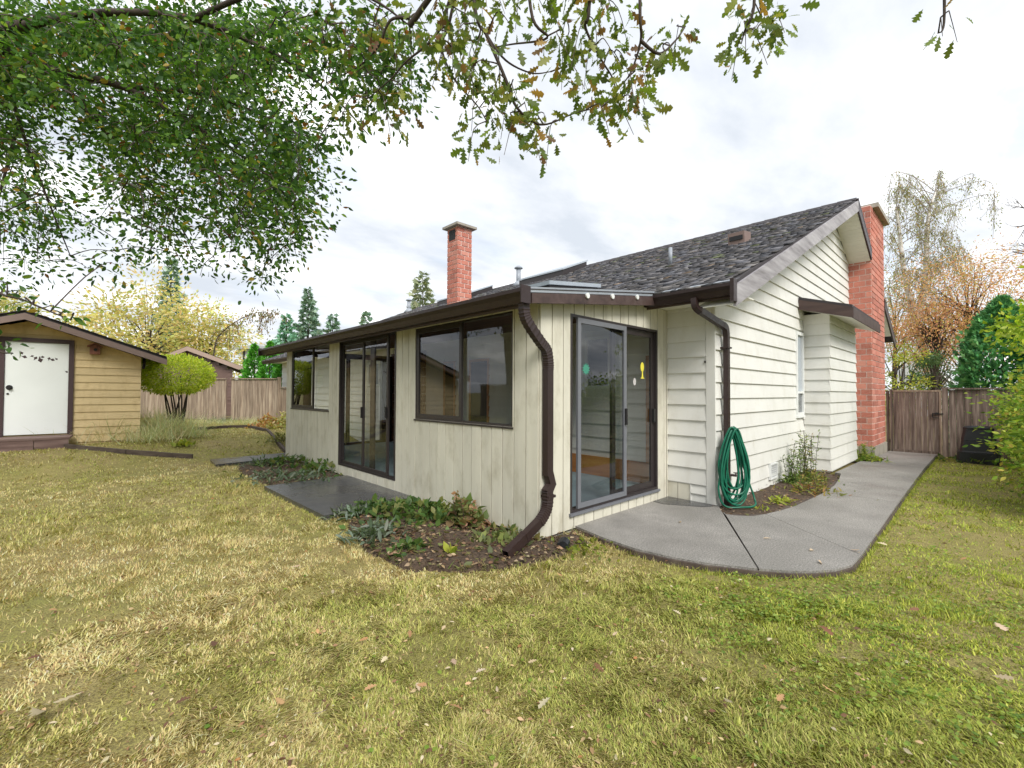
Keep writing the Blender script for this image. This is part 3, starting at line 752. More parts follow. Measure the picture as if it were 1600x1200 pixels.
MB().prism([(.09, .09, 2.405), (2.6, .09, 2.62), (2.6, .09, 2.64), (.09, .09, 2.425)], (0, 7.7, 0)).build('sunroom_ceiling', M['intbrown'], house)

# sunroom windows and sliding doors ----------------------------------------
def frame_rect(axis, u0, u1, z0, z1, p0, p1, w, mat, name, parent):
    mb = MB()
    for (a, b, za, zb) in ((u0, u0 + w, z0, z1), (u1 - w, u1, z0, z1), (u0 + w, u1 - w, z1 - w, z1), (u0 + w, u1 - w, z0, z0 + w)):
        mb.box((p0, a, za), (p1, b, zb)) if axis == 'y' else mb.box((a, p0, za), (b, p1, zb))
    return mb.build(name, mat, parent)
def pane(axis, u0, u1, z0, z1, p, mat, parent):
    n = [(p, u0, z0), (p, u1, z0), (p, u1, z1), (p, u0, z1)] if axis == 'y' else [(u0, p, z0), (u1, p, z0), (u1, p, z1), (u0, p, z1)]
    mb = MB(); mb.v = n; mb.f = [[0, 1, 2, 3]]
    return mb.build('pane', mat, parent)
for (h0, h1, z0, z1, mid) in ((5.42, 7.55, 1.09, 2.40, 6.30), (.385, 2.36, 1.08, 2.335, 1.34)):
    w = frame_rect('y', h0, h1, z0, z1, -.012, .055, .022, M['frame'], 'window', house)
    MB().box((-.03, h0 - .015, z0 - .022), (-.0, h1 + .015, z0 - .001)).build('sill', M['frame'], w)
    frame_rect('y', mid - .03, h1 - .024, z0 + .024, z1 - .024, -.008, .022, .05, M['frame'], 'sash', w)
    pane('y', mid + .02, h1 - .074, z0 + .074, z1 - .074, .006, M['screen'], w)
    pane('y', h0 + .022, mid - .03, z0 + .022, z1 - .022, .035, M['glass'], w)
# front slider
h0, h1, z0, z1 = HL[1]
d1 = frame_rect('y', h0, h1, z0, z1, -.024, .07, .03, M['frame'], 'sliding_door', house)
frame_rect('y', 3.14, 4.02, z0 + .032, z1 - .032, -.016, .014, .05, M['frame'], 'door_panel', d1)
pane('y', 3.19, 3.97, z0 + .082, z1 - .082, -.001, M['glass'], d1)
frame_rect('y', 3.72, h1 - .03, z0 + .032, z1 - .032, .022, .052, .05, M['frame'], 'door_panel', d1)
MB().box((.018, 3.66, z0 + .04), (.05, 3.80, z1 - .04)).build('door_stile', M['frame'], d1)
pane('y', 3.80, h1 - .08, z0 + .082, z1 - .082, .036, M['glass'], d1)
MB().box((-.045, 3.985, 1.02), (-.017, 4.015, 1.2)).build('handle', M['blackmetal'], d1)
MB().box((-.045, 3.155, 1.05), (-.017, 3.185, 1.22)).build('handle', M['blackmetal'], d1)
# end slider
h0, h1, z0, z1 = HE[0]
d2 = frame_rect('x', h0, h1, z0, z1, -.024, .07, .03, M['frame'], 'sliding_door', house)
frame_rect('x', .575, 1.545, z0 + .032, z1 - .032, -.035, -.008, .055, M['alu'], 'door_panel', d2)
pane('x', .63, 1.49, z0 + .087, z1 - .087, -.02, M['screen'], d2)
frame_rect('x', 1.30, h1 - .03, z0 + .032, z1 - .032, .016, .05, .075, M['frame'], 'door_panel', d2)
pane('x', 1.375, h1 - .105, z0 + .107, z1 - .107, .03, M['glass'], d2)
MB().box((1.50, -.06, 1.06), (1.53, -.036, 1.26)).build('handle', M['blackmetal'], d2)
MB().box((2.245, -.02, 1.06), (2.285, .015, 1.24)).build('handle', M['blackmetal'], d2)
MB().box((h0 - .02, -.05, z0 - .03), (h1 + .02, -.001, z0 - .001)).build('door_track', M['alu'], d2)
# stickers on the glass
def flat_poly(pts, name, mat, parent):
    mb = MB(); mb.v = pts; mb.f = [list(range(len(pts)))]; return mb.build(name, mat, parent)
mg = paint('green_sticker', lin(64, 140, 118), .5, .1); my = paint('yellow_sticker', lin(226, 214, 70), .5, .1); mwh = paint('pale_sticker', lin(190, 186, 184), .6, .1)
pts = []
for k in range(24):
    a = k * math.pi / 12; r = .075 if k % 2 else .045
    pts.append((.735 + r * math.sin(a), -.0225, 1.72 + r * math.cos(a)))
flat_poly(pts, 'green_star_sticker', mg, d2)
flat_poly([(2.02 + .045 * math.sin(a * .524), .027, 1.80 + .065 * math.cos(a * .524)) for a in range(12)], 'yellow_sticker', my, d2)
flat_poly([(2.005, .0275, 1.66), (2.045, .0275, 1.66), (2.035, .0275, 1.75), (2.015, .0275, 1.75)], 'yellow_sticker', my, d2)
flat_poly([(1.975, .027, 1.645), (2.075, .027, 1.645), (2.06, .027, 1.66), (1.99, .027, 1.66)], 'yellow_sticker', my, d2)
flat_poly([(1.83 + .035 * math.sin(a * .63), .027, 1.60 + .05 * math.cos(a * .63)) for a in range(10)], 'pale_sticker', mwh, d2)
# far end slider
d3 = frame_rect('x', h0, h1, z0, z1, 7.80, 7.91, .04, M['frame'], 'sliding_door', house)
frame_rect('x', 1.35, 1.45, z0 + .042, z1 - .042, 7.83, 7.86, .045, M['frame'], 'door_stile', d3)
pane('x', h0 + .04, 1.35, z0 + .04, z1 - .04, 7.85, M['glass'], d3); pane('x', 1.45, h1 - .04, z0 + .04, z1 - .04, 7.85, M['glass'], d3)

# downspouts
def rib_tube(path, r, n):
    P = [Vector(p) for p in path]; out = []; rad = []
    for i in range(len(P) - 1):
        for k in range(n):
            out.append(P[i].lerp(P[i + 1], k / n)); rad.append(r * (1.06 if k % 2 else .97))
    out.append(P[-1]); rad.append(r); return out, rad
def smooth(pts, n=6):
    P = [Vector(p) for p in pts]; out = []
    for i in range(len(P) - 1):
        a, b, c, d = P[max(i - 1, 0)], P[i], P[i + 1], P[min(i + 2, len(P) - 1)]
        for k in range(n):
            t = k / n
            out.append(.5 * ((2 * b) + (c - a) * t + (2 * a - 5 * b + 4 * c - d) * t * t + (3 * b - a - 3 * c + d) * t ** 3))
    return out + [P[-1]]
ds = MB(); p, r_ = rib_tube(smooth([(-.33, -.10, 2.36), (-.33, -.10, 2.22), (-.28, -.10, 2.12), (-.10, -.09, 1.96), (.0, -.085, 1.88), (.035, -.08, 1.76), (.035, -.08, 1.68)], 4), .062, 3)
ds.tube(p, r_, 4, flat=.8, up=(1, 0, 0)); ds1 = ds.build('downspout', M['brown'], house)
MB().tube([(.035, -.08, 1.70), (.035, -.08, .62)], .060, 4, flat=.8, up=(1, 0, 0)).build('pipe', M['brown'], ds1)
MB().tube([(.035, -.08, .66), (.075, -.085, .53), (.0, -.09, .45)], [.06, .062, .066], 4, flat=.8, up=(1, 0, 0)).build('broken_joint', M['brown'], ds1)
p, r_ = rib_tube(smooth([(.02, -.09, .47), (.02, -.09, .34), (-.03, -.095, .25), (-.12, -.105, .185)], 4), .062, 2)
MB().tube(p, r_, 4, flat=.8, up=(1, 0, 0)).build('elbow', M['brown'], ds1)
MB().tube([(-.10, -.10, .195), (-.34, -.125, .095)], .060, 4, flat=.8).build('pipe', M['brown'], ds1)
MB().tube([(-.32, -.123, .103), (-.345, -.126, .092)], .068, 4, flat=.8).build('collar', M['brown'], ds1)
MB().tube([(-.34, -.125, .096), (-.60, -.15, -.005)], .063, 4, flat=.8, cap=False).build('spout', M['brown'], ds1)
MB().box((-.01, -.13, .40), (.10, -.02, .425)).build('strap', M['brown'], ds1)
d = MB().tube(smooth([(1.985, -.70, 2.60), (1.985, -.71, 2.50), (2.05, -.74, 2.45)], 4), .056, 4, flat=.8, up=(1, 0, 0)).build('downspout', M['brown'], house)
MB().tube([(2.03, -.735, 2.462), (2.72, -.745, 2.345)], .054, 4, flat=.8).build('pipe', M['brown'], d)
MB().tube(smooth([(2.70, -.745, 2.35), (2.80, -.745, 2.32), (2.835, -.745, 2.22)], 4), .056, 4, flat=.8).build('elbow', M['brown'], d)
MB().tube([(2.835, -.745, 2.24), (2.835, -.745, -.03)], .054, 4, flat=.8, up=(1, 0, 0)).build('pipe', M['brown'], d)
MB().box((2.77, -.79, 2.05), (2.90, -.685, 2.07)).build('strap', M['brown'], d)
rel(house)

# ------------------------------------------------------------------ foliage helpers
def leaf_template(outline, fold=.18, curl=.12):
    """outline: right half as (x,y), y 0..1 along the midrib -> verts, tris"""
    k = len(outline); V = []; T = []
    for (x, y) in outline: V.append((0, y, -curl * y * y))
    for (x, y) in outline: V.append((x, y, fold * x - curl * y * y))
    for (x, y) in outline: V.append((-x, y, fold * x - curl * y * y))
    for i in range(k - 1):
        for s, fl in ((k, 0), (2 * k, 1)):
            q = [(i, s + i, s + i + 1), (i, s + i + 1, i + 1)]
            for a in q: T.append(a if not fl else a[::-1])
    V = np.array(V, float); T = np.array(T)
    # drop degenerate triangles
    A = V[T]; ar = np.linalg.norm(np.cross(A[:, 1] - A[:, 0], A[:, 2] - A[:, 0]), axis=1)
    return V, T[ar > 1e-6]
OAK = leaf_template([(.012, 0), (.03, .12), (.14, .22), (.07, .31), (.24, .46), (.10, .52), (.30, .70), (.12, .75), (.17, .90), (.0, 1.0)])
SIMPLE = leaf_template([(.0, 0), (.2, .3), (.22, .55), (.0, 1.0)], .25, .15)
DIAMOND = (np.array([(0, 0, 0), (.22, .45, .05), (0, 1, -.05), (-.22, .45, .05)], float), np.array([(0, 1, 2), (0, 2, 3)]))
SPRAY = (np.array([(0, 0, 0), (.16, .3, .02), (.30, .62, -.03), (.08, .66, 0), (0, 1, -.08), (-.08, .66, 0), (-.30, .62, -.03), (-.16, .3, .02)], float), np.array([(0, 1, 7), (1, 2, 3), (1, 3, 7), (3, 4, 5), (3, 5, 7), (5, 6, 7)]))

def norm(a): return a / (np.linalg.norm(a, axis=-1, keepdims=True) + 1e-9)
def scatter(name, pos, direc, size, col, tmpl, mat, parent=None, kind=None, nup=None, spin=None):
    """one mesh of many leaves: pos (n,3), direc (n,3) midrib, size (n,), col (n,3)"""
    n = len(pos); V, T = tmpl; y = norm(direc)
    up = nup if nup is not None else RNG.normal(size=(n, 3))
    x = norm(np.cross(y, up)); z = np.cross(x, y)
    P = pos[:, None] + (V[None, :, 0, None] * x[:, None] + V[None, :, 1, None] * y[:, None] + V[None, :, 2, None] * z[:, None]) * size[:, None, None]
    Tt = (T[None] + (np.arange(n) * len(V))[:, None, None]).reshape(-1, 3)
    me = npmesh(name, P.reshape(-1, 3), Tt, np.repeat(col, len(V), 0)); me.materials.append(mat)
    return link(name, me, parent, kind)
def pick(cols, w, n, jit=.18):
    c = np.array([lin(*q) for q in cols]); i = RNG.choice(len(cols), n, p=np.array(w) / sum(w))
    return c[i] * (1 + RNG.uniform(-jit, jit, (n, 1))) * (1 + RNG.uniform(-.06, .06, (n, 3)))
def rdir(n, zmin=-1, zmax=1):
    z = RNG.uniform(zmin, zmax, n); a = RNG.uniform(0, 2 * np.pi, n); r = np.sqrt(np.maximum(0, 1 - z * z))
    return np.stack([r * np.cos(a), r * np.sin(a), z], -1)

def branch(mb, p, d, L, r, lev, tips, wob=.25, up=.05, split=(2, 3), spread=.7, minr=.004, ratio=.68, seg=4):
    """recursive limb; appends tube segments, tips get (point, direction)"""
    path = [Vector(p)]; rad = [r]; d = Vector(d).normalized()
    for k in range(seg):
        d = (d + Vector((random.uniform(-wob, wob), random.uniform(-wob, wob), random.uniform(-wob, wob) + up))).normalized()
        path.append(path[-1] + d * L / seg); rad.append(max(minr, r * (1 - .45 * (k + 1) / seg)))
        if lev <= 1: tips.append((path[-1].copy(), d.copy()))
    mb.tube(path, rad, 6 if r > .03 else 4, cap=False)
    if lev > 0:
        for k in range(random.randint(*split)):
            i = random.randint(max(1, seg - 3), seg); q = path[i]
            e = (d + Vector((random.gauss(0, 1), random.gauss(0, 1), random.gauss(0, .8))).normalized() * spread).normalized()
            branch(mb, q, e, L * ratio * random.uniform(.8, 1.15), max(minr, rad[i] * .7), lev - 1, tips, wob, up, split, spread, minr, ratio, seg)

def broadleaf(name, label, base, height, crown_c, crown_r, nleaf, size, cols, w, mat, group=None, trunk_r=.12, tmpl=SIMPLE, shell=.55, trunk_mat=None, clump=.28, droop=-.3, seed=0):
    """tree or shrub: limbs reach towards clump centres inside the crown, leaves hang round each clump"""
    random.seed(100 + seed); base = Vector(base)
    t = thing(name, label, 'tree' if height > 2.2 else 'shrub', tuple(base), group)
    cc = np.array(crown_c, float); cr = np.array(crown_r, float)
    nc = max(10, nleaf // 90)
    u = rdir(nc); rr = RNG.uniform(shell, 1, (nc, 1)) ** .6 * (1 + .22 * np.sin(u[:, :1] * 5 + seed) * np.cos(u[:, 1:2] * 4 + seed))
    cen = cc + u * rr * cr
    mb = MB(); top = Vector(crown_c); path = smooth([base, base.lerp(top, .35) + Vector((random.uniform(-.1, .1), random.uniform(-.1, .1), 0)), base.lerp(top, .75), top], 3)
    mb.tube(path, [trunk_r * (1 - .7 * i / (len(path) - 1)) for i in range(len(path))], 8, cap=False)
    for c in cen[: min(nc, 70)]:
        s = path[random.randint(len(path) // 3, len(path) - 1)]
        m = s.lerp(Vector(c), .5) + Vector((random.uniform(-.1, .1), random.uniform(-.1, .1), .06 * height))
        mb.tube(smooth([s, m, c], 3), [trunk_r * .3, trunk_r * .22, trunk_r * .18, trunk_r * .12, trunk_r * .08, trunk_r * .06, trunk_r * .04], 4, cap=False)
    mb.build('trunk', trunk_mat or M['bark'], t)
    i = RNG.integers(0, nc, nleaf); off = RNG.normal(size=(nleaf, 3)) * clump * np.array([1, 1, .7]) * cr.mean() * .55
    pos = cen[i] + off
    tone = RNG.uniform(.72, 1.25, (nc, 1))[i]
    d = norm(off + RNG.normal(size=(nleaf, 3)) * .15 + np.array([0, 0, droop]) * .2)
    scatter('crown', pos, d, size * RNG.uniform(.6, 1.3, nleaf), pick(cols, w, nleaf) * tone, tmpl, mat, t)
    rel(t); return t

def conifer(name, label, base, height, rad, n, size, cols, w, group=None, seed=0, power=.9, layers=True):
    random.seed(seed + 300); base = Vector(base); t = thing(name, label, 'tree', tuple(base), group)
    MB().tube([base, base + Vector((0, 0, height * .97))], [rad * .1, .02], 6, cap=False).build('trunk', M['bark'], t)
    nb = int(height * 9) if layers else int(height * 20); P = []; D = []
    for k in range(nb):
        h = (k + .5) / nb; a = k * 2.4 + random.uniform(-.3, .3); L = rad * (1 - h) ** power * random.uniform(.72, 1.12)
        m = max(4, int(n / nb * (1.7 * (1 - h) + .15)))
        s = RNG.uniform(.1, 1, m) ** .7
        lat = RNG.normal(size=m) * .13 * (L + .2) * s
        x = np.cos(a) * L * s - np.sin(a) * lat; y = np.sin(a) * L * s + np.cos(a) * lat
        z = height * (.06 + .94 * h) - .28 * L * s + .12 * L * s * s + RNG.normal(size=m) * .05 * (L + .1)
        P.append(np.stack([x, y, z], -1)); D.append(np.stack([np.cos(a) + RNG.normal(size=m) * .5, np.sin(a) + RNG.normal(size=m) * .5, RNG.normal(size=m) * .35 - .15], -1))
    P = np.concatenate(P) + np.array(base); D = np.concatenate(D); m = len(P)
    scatter('crown', P, D, size * RNG.uniform(.6, 1.3, m), pick(cols, w, m), SPRAY, M['needle'], t)
    rel(t); return t

def cedar(name, label, base, height, rx, ry, n, size, cols, w, group=None, seed=0):
    """clipped columnar cedar: upright flat sprays over a rounded column"""
    random.seed(seed); base = Vector(base); t = thing(name, label, 'hedge', tuple(base), group)
    MB().tube([base, base + Vector((0, 0, height * .8))], [.07, .02], 6, cap=False).build('trunk', M['bark'], t)
    h = RNG.uniform(0, 1, n) ** .9; a = RNG.uniform(0, 2 * np.pi, n)
    prof = (1 - np.clip((h - .45) / .55, 0, 1) ** 2.0) * (.85 + .15 * np.sin(a * 3 + h * 9 + seed)) * (.93 + .14 * vnoise(a * 3, h * 14, .6, seed))
    rr = RNG.uniform(.68, 1.04, n) * prof * (1 + .22 * (RNG.uniform(0, 1, n) < .12))
    P = np.stack([np.cos(a) * rx * rr, np.sin(a) * ry * rr, h * height], -1) + np.array(base)
    D = np.stack([np.cos(a) * .8, np.sin(a) * .8, np.full(n, .75)], -1) + RNG.normal(size=(n, 3)) * .4
    tone = (.65 + .7 * vnoise(a * rx * 3, h * height, .22, seed + 3))[:, None]
    scatter('crown', P, D, size * RNG.uniform(.6, 1.3, n), pick(cols, w, n) * tone, SPRAY, M['needle'], t)
    rel(t); return t

# ------------------------------------------------------------------ garden shed
FD = Vector((math.sin(R(93)), math.cos(R(93)), 0))     # along the front, to the right
FN = Vector((-FD.y, FD.x, 0)); FN = -FN if FN.dot(CAM - at(105, 676, 9.8)) < 0 else FN   # outwards
S0 = at(105, 676, 9.8); S0.z = 0                          # door's right jamb on the ground
ZG = .27; ZD = .53
shed = thing('garden_shed', 'ochre yellow garden shed with white door and dark brown trim', 'shed', (S0.x, S0.y, ZG))
def sp(u, z, out=0): return Vector((S0.x + FD.x * u + FN.x * out, S0.y + FD.y * u + FN.y * out, z))
UL, UR = -3.4, 1.22                # wall ends along the front
URID = -.62; ZR = 3.02; SS = .36   # ridge place, height, slope
def su_(u): return ZR - SS * abs(u - URID)
DW, DH = -.93, 1.93                # door width, height
poly = [sp(UL, ZG - .1), sp(UR, ZG - .1), sp(UR, su_(UR) - .12), sp(URID, ZR - .12), sp(UL, su_(UL) - .12)]
sw = MB().prism(poly, -FN * 3.0).build('wall', M['shedyellow'], shed)
EXS = .165; z = ZG + .05
while z < ZR - .15:
    zb = z + EXS
    def lim(zz): 
        c = (ZR - .12 - zz) / SS
        return max(UL, URID - c), min(UR, URID + c)
    (a0, b0), (a1, b1) = lim(z), lim(zb)
    segs = [(a0, b0, a1, b1)]
    if z < ZD + DH + .05 and zb > ZD - .1: segs = [(a0, DW - .08, a1, DW - .08), (.08, b0, .08, b1)]
    for (p, q, p1, q1) in segs:
        if q - p < .05 or q1 - p1 < .01: continue
        MB().hexa([sp(p, z), sp(q, z), sp(q, z, .028), sp(p, z, .028), sp(p1, zb + .012), sp(q1, zb + .012), sp(q1, zb + .012, .006), sp(p1, zb + .012, .006)]).build('siding_board', M['shedyellow'], sw)
    z += EXS
sd = MB().prism([sp(DW, ZD), sp(0, ZD), sp(0, ZD + DH), sp(DW, ZD + DH)], FN * .04).build('door', M['door'], shed)
MB().tube([sp(DW + .07, ZD + .98, .04), sp(DW + .07, ZD + .98, .10)], [.022, .034], 10).build('handle', M['blackmetal'], sd)
MB().tube([sp(DW + .07, ZD + .98, .04), sp(DW + .07, ZD + .98, .05)], .05, 12).build('handle_plate', M['blackmetal'], sd)
MB().tube([sp(DW + .05, ZD + .85, .04), sp(DW + .05, ZD + .85, .055)], .02, 8).build('lock', M['blackmetal'], sd)
# painted leaf spray across the top of the door: dark bird and sprig shapes
for (u, v, s, a) in ((-.70, 1.70, .06, .4), (-.66, 1.62, .075, 1.2), (-.55, 1.64, .05, 2.0), (-.50, 1.60, .07, 2.6), (-.43, 1.57, .10, .2), (-.40, 1.63, .06, 1.6), (-.30, 1.60, .06, 2.9), (-.25, 1.58, .07, 1.1), (-.19, 1.60, .05, .7), (-.03, 1.33, .05, .9)):
    mb = MB(); c, s_ = math.cos(a), math.sin(a)
    mb.v = [tuple(sp(u + (x * c - y * s_) * s, ZD + v + (x * s_ + y * c) * s, .043)) for x, y in ((0, -.6), (.45, 0), (.1, .3), (0, .8), (-.2, .2), (-.4, -.1))]
    mb.f = [list(range(6))]; mb.build('door_motif', M['shedbrown'], sd)
df = MB()
for (a, b, z0, z1) in ((DW - .085, DW - .004, ZD - .02, ZD + DH + .09), (.004, .085, ZD - .02, ZD + DH + .09), (DW - .004, .004, ZD + DH + .004, ZD + DH + .09)):
    df.prism([sp(a, z0), sp(b, z0), sp(b, z1), sp(a, z1)], FN * .07)
df.build('door_frame', M['shedbrown'], shed)
OV = .42; UE = 1.72
def roofside(sgn, ue):
    pts = [sp(URID, ZR, OV), sp(URID + sgn * ue, ZR - SS * ue, OV), sp(URID + sgn * ue, ZR - SS * ue + .05, OV), sp(URID, ZR + .05, OV)]
    o = MB().prism(pts, -FN * 3.9).build('roof', M['asphalt'], shed)
    pts = [sp(URID, ZR - .13, OV + .002), sp(URID + sgn * ue, ZR - SS * ue - .13, OV + .002), sp(URID + sgn * ue, ZR - SS * ue - .002, OV + .002), sp(URID, ZR - .002, OV + .002)]
    MB().prism(pts, FN * .035).build('barge_board', M['shedfascia'], o)
    for k in range(int(ue / .15)):
        u0 = k * .15; u1 = u0 + .19
        pts = [sp(URID + sgn * u0, ZR - SS * u0 + .055, OV + .04), sp(URID + sgn * u1, ZR - SS * u1 + .053, OV + .04), sp(URID + sgn * u1, ZR - SS * u1 + .072, OV + .04), sp(URID + sgn * u0, ZR - SS * u0 + .06, OV + .04)]
        MB().prism(pts, -FN * 3.94).build('shingle_course', M['asphalt'], o)
    MB().prism([sp(URID + sgn * .1, ZR - SS * .1 - .04, OV), sp(URID + sgn * ue, ZR - SS * ue - .04, OV), sp(URID + sgn * ue, ZR - SS * ue - .025, OV), sp(URID + sgn * .1, ZR - SS * .1 - .025, OV)], -FN * (OV - .03)).build('soffit', M['shedyellow'], o)
roofside(1, 2.30); roofside(-1, 2.9)
MB().tube([sp(UR + .06, 2.24, -.3), sp(UR + .06, 2.12, -.05), sp(UR + .04, 1.98, 0)], .03, 6).build('eave_bracket', M['blackmetal'], shed)
rel(shed)
# birdhouse on the shed wall
bp = sp(.42, 2.36, .03)
bh = thing('birdhouse', 'small red brown birdhouse fixed under the shed eave', 'birdhouse', tuple(bp))
def bpt(u, z, o): return bp + FD * u + FN * o + Vector((0, 0, z))
b_ = MB().prism([bpt(-.085, -.10, 0), bpt(.085, -.10, 0), bpt(.085, .07, 0), bpt(0, .12, 0), bpt(-.085, .07, 0)], FN * .16).build('box', M['birdwood'], bh)
MB().tube([bpt(.01, .0, .155), bpt(.01, .0, .1655)], .032, 12).build('entrance_hole', M['dark'], b_)
MB().prism([bpt(0, .125, -.0), bpt(.125, .055, 0), bpt(.125, .08, 0), bpt(0, .15, 0)], FN * .21).build('roof', M['birdwood'], bh)
MB().prism([bpt(0, .125, -.0), bpt(-.125, .055, 0), bpt(-.125, .08, 0), bpt(0, .15, 0)], FN * .21).build('roof', M['birdwood'], bh)
rel(bh)
# timber step
dk = thing('timber_step', 'low weathered timber step in front of the shed door', 'step', tuple(sp(-.4, ZG, .5)))
for k in range(5):
    o0 = .09 + k * .145
    MB().prism([sp(-1.22, ZD - .07, o0), sp(.10, ZD - .07, o0), sp(.10, ZD - .03, o0), sp(-1.22, ZD - .03, o0)], FN * .138).build('plank', M['deck'], dk)
for (a, b) in ((-1.20, -.42), (-.41, .08)):
    MB().prism([sp(a, ZG - .1, .76), sp(b, ZG - .1, .76), sp(b, ZD - .072, .76), sp(a, ZD - .072, .76)], FN * .04).build('riser', M['deck'], dk)
MB().prism([sp(-1.25, ZG - .1, .1), sp(-1.21, ZG - .1, .1), sp(-1.21, ZD - .072, .1), sp(-1.25, ZD - .072, .1)], FN * .66).build('riser', M['deck'], dk)
rel(dk)

# ------------------------------------------------------------------ back fence and neighbours
def fence_run(th, a, b, z0f, h, mat, bw=.142, gap=.006, thick=.02, rails=True, face=(0, -1), cap=True, seed=0):
    random.seed(seed); a = Vector((a[0], a[1], 0)); b = Vector((b[0], b[1], 0)); L = (b - a).length; d = (b - a) / L; n = Vector((face[0], face[1], 0))
    u = 0; k = 0
    while u < L - .03:
        w = min(bw, L - u); p = a + d * u; q = a + d * (u + w - gap); z0 = z0f(p.x, p.y); pr = random.uniform(0, .006); dz = random.uniform(-.012, .012)
        MB().prism([(p.x, p.y, z0 + .03), (q.x, q.y, z0 + .03), (q.x, q.y, z0 + h + dz), (p.x, p.y, z0 + h + dz)], n * (thick + pr)).build('board', mat, th)
        u += w
    if cap:
        p, q = a - n * .03, b - n * .03; za, zb = z0f(a.x, a.y) + h + .016, z0f(b.x, b.y) + h + .016
        MB().prism([(p.x, p.y, za), (q.x, q.y, zb), (q.x, q.y, zb + .04), (p.x, p.y, za + .04)], n * .11).build('cap_rail', mat, th)
    for zr in (.3, h - .25):
        p, q = a - n * .045, b - n * .045; z0 = z0f(a.x, a.y)
        MB().prism([(p.x, p.y, z0 + zr), (q.x, q.y, z0 + zr), (q.x, q.y, z0 + zr + .09), (p.x, p.y, z0 + zr + .09)], n * .04).build('rail', mat, th)
def post(th, x, y, z0, h, s=.06, mat=None):
    MB().box((x - s, y - s, z0 - .2), (x + s, y + s, z0 + h)).build('post', mat or M['fence'], th)
FA, FB = at(150, 610, 19.5), at(434, 600, 18.0); FC = at(520, 600, 17.6)
zf_ = lambda x, y: .27
fe = thing('back_fence', 'weathered board fence at the end of the lawn behind the round shrub', 'fence', (FB.x, FB.y, .27))
gapA = FA.lerp(FB, .735); gapB = FA.lerp(FB, .762)
nf = Vector((FB.y - FA.y, -(FB.x - FA.x), 0)).normalized(); nf = nf if nf.dot(CAM - FA) > 0 else -nf
fence_run(fe, FA, gapA, zf_, 1.66, M['fence'], face=nf, seed=1); fence_run(fe, gapB, FB, zf_, 1.66, M['fence'], face=nf, seed=2)
for k in range(9):
    p, q = gapA - nf * .03, gapB - nf * .03
    MB().prism([(p.x, p.y, .36 + k * .19), (q.x, q.y, .36 + k * .19), (q.x, q.y, .36 + k * .19 + .06), (p.x, p.y, .36 + k * .19 + .06)], nf * .02).build('lattice_slat', M['nbrown'], fe)
post(fe, FB.x + .05, FB.y, .27, 1.76); g_ = FA.lerp(FB, .5) + nf * .06; post(fe, g_.x, g_.y, .27, 1.6)
FB2 = FB + Vector((.12, 0, 0)); fence_run(fe, FB2, FC, zf_, 1.30, M['fence'], face=nf, seed=3)
rel(fe)
# neighbour's brown shed behind the fence
def tri_house(name, label, cat, ridge, eaveL, eaveR, depth, zb, wall, trim, roofm, slope_th=.10, boards=True, group=None):
    """gable end facing the camera; ridge/eaves are world points on the gable plane"""
    t = thing(name, label, cat, (ridge.x, ridge.y, zb), group)
    back = Vector((ridge.x - CAM.x, ridge.y - CAM.y, 0)).normalized() * depth
    ins = .12
    l, r = eaveL.lerp(eaveR, ins), eaveR.lerp(eaveL, ins)
    w = MB().prism([(l.x, l.y, zb), (r.x, r.y, zb), (r.x, r.y, r.z + .0), (ridge.x, ridge.y, ridge.z - .16), (l.x, l.y, l.z)], back).build('wall', wall, t)
    if boards:
        k = 0; z = zb
        while z < ridge.z - .3:
            if z > min(l.z, r.z) - 1.2:
                f = min(1, max(0, (ridge.z - .2 - z) / max(.01, ridge.z - .2 - l.z))); g = min(1, max(0, (ridge.z - .2 - z) / max(.01, ridge.z - .2 - r.z)))
                p = Vector((ridge.x, ridge.y, z)).lerp(Vector((l.x, l.y, z)), f); q = Vector((ridge.x, ridge.y, z)).lerp(Vector((r.x, r.y, z)), g)
                n = -back.normalized()
                MB().hexa([p, q, q + n * .03, p + n * .03, p + Vector((0, 0, .17)), q + Vector((0, 0, .17)), q + n * .008 + Vector((0, 0, .17)), p + n * .008 + Vector((0, 0, .17))]).build('siding_board', wall, w)
            z += .165
    n = -back.normalized() * .3
    for e in (eaveL, eaveR):
        a, b = ridge + n, e + n
        o = MB().prism([a, b, b + Vector((0, 0, .05)), a + Vector((0, 0, .05))], back - n * 2).build('roof', roofm, t)
        MB().prism([a + Vector((0, 0, -.17)) + n * .05, b + Vector((0, 0, -.17)) + n * .05, b + n * .05 + Vector((0, 0, .03)), a + n * .05 + Vector((0, 0, .03))], n * .1).build('barge_board', trim, o)
    rel(t); return t
D_ = 21.5
tri_house('neighbour_shed', 'dark brown shed with pale barge boards behind the back fence', 'shed', at(292, 543, D_), at(180, 588, D_ + .8), at(390, 579, D_ - .4), 4, .2, M['nbrown'], M['ntrim'], M['asphalt'])
# pale two storey house far left of the bungalow
D_ = 46
hp = thing('far_house', 'pale house with flat eave seen above the back fence', 'house', tuple(at(420, 620, D_)))
a, b = at(372, 560, D_), at(470, 560, D_); bk = Vector((F2.x, F2.y, 0)) * 6
w_ = MB().prism([(a.x, a.y, 0), (b.x, b.y, 0), (b.x, b.y, at(400, 545, D_).z), (a.x, a.y, at(400, 545, D_).z)], bk).build('wall', M['housepale'], hp)
a, b = at(364, 545, D_ - .6), at(480, 545, D_ - .6)
MB().prism([a, b, b + Vector((0, 0, .25)), a + Vector((0, 0, .25))], bk * 1.2).build('eave', M['farroof'], hp)
a, b = at(380, 546, D_ - .3), at(480, 546, D_ - .3); c = at(470, 530, D_ + 4)
MB().prism([a + Vector((0, 0, .27)), b + Vector((0, 0, .27)), c, at(440, 532, D_ + 4)], Vector((0, 0, .1))).build('roof', M['farroof'], hp)
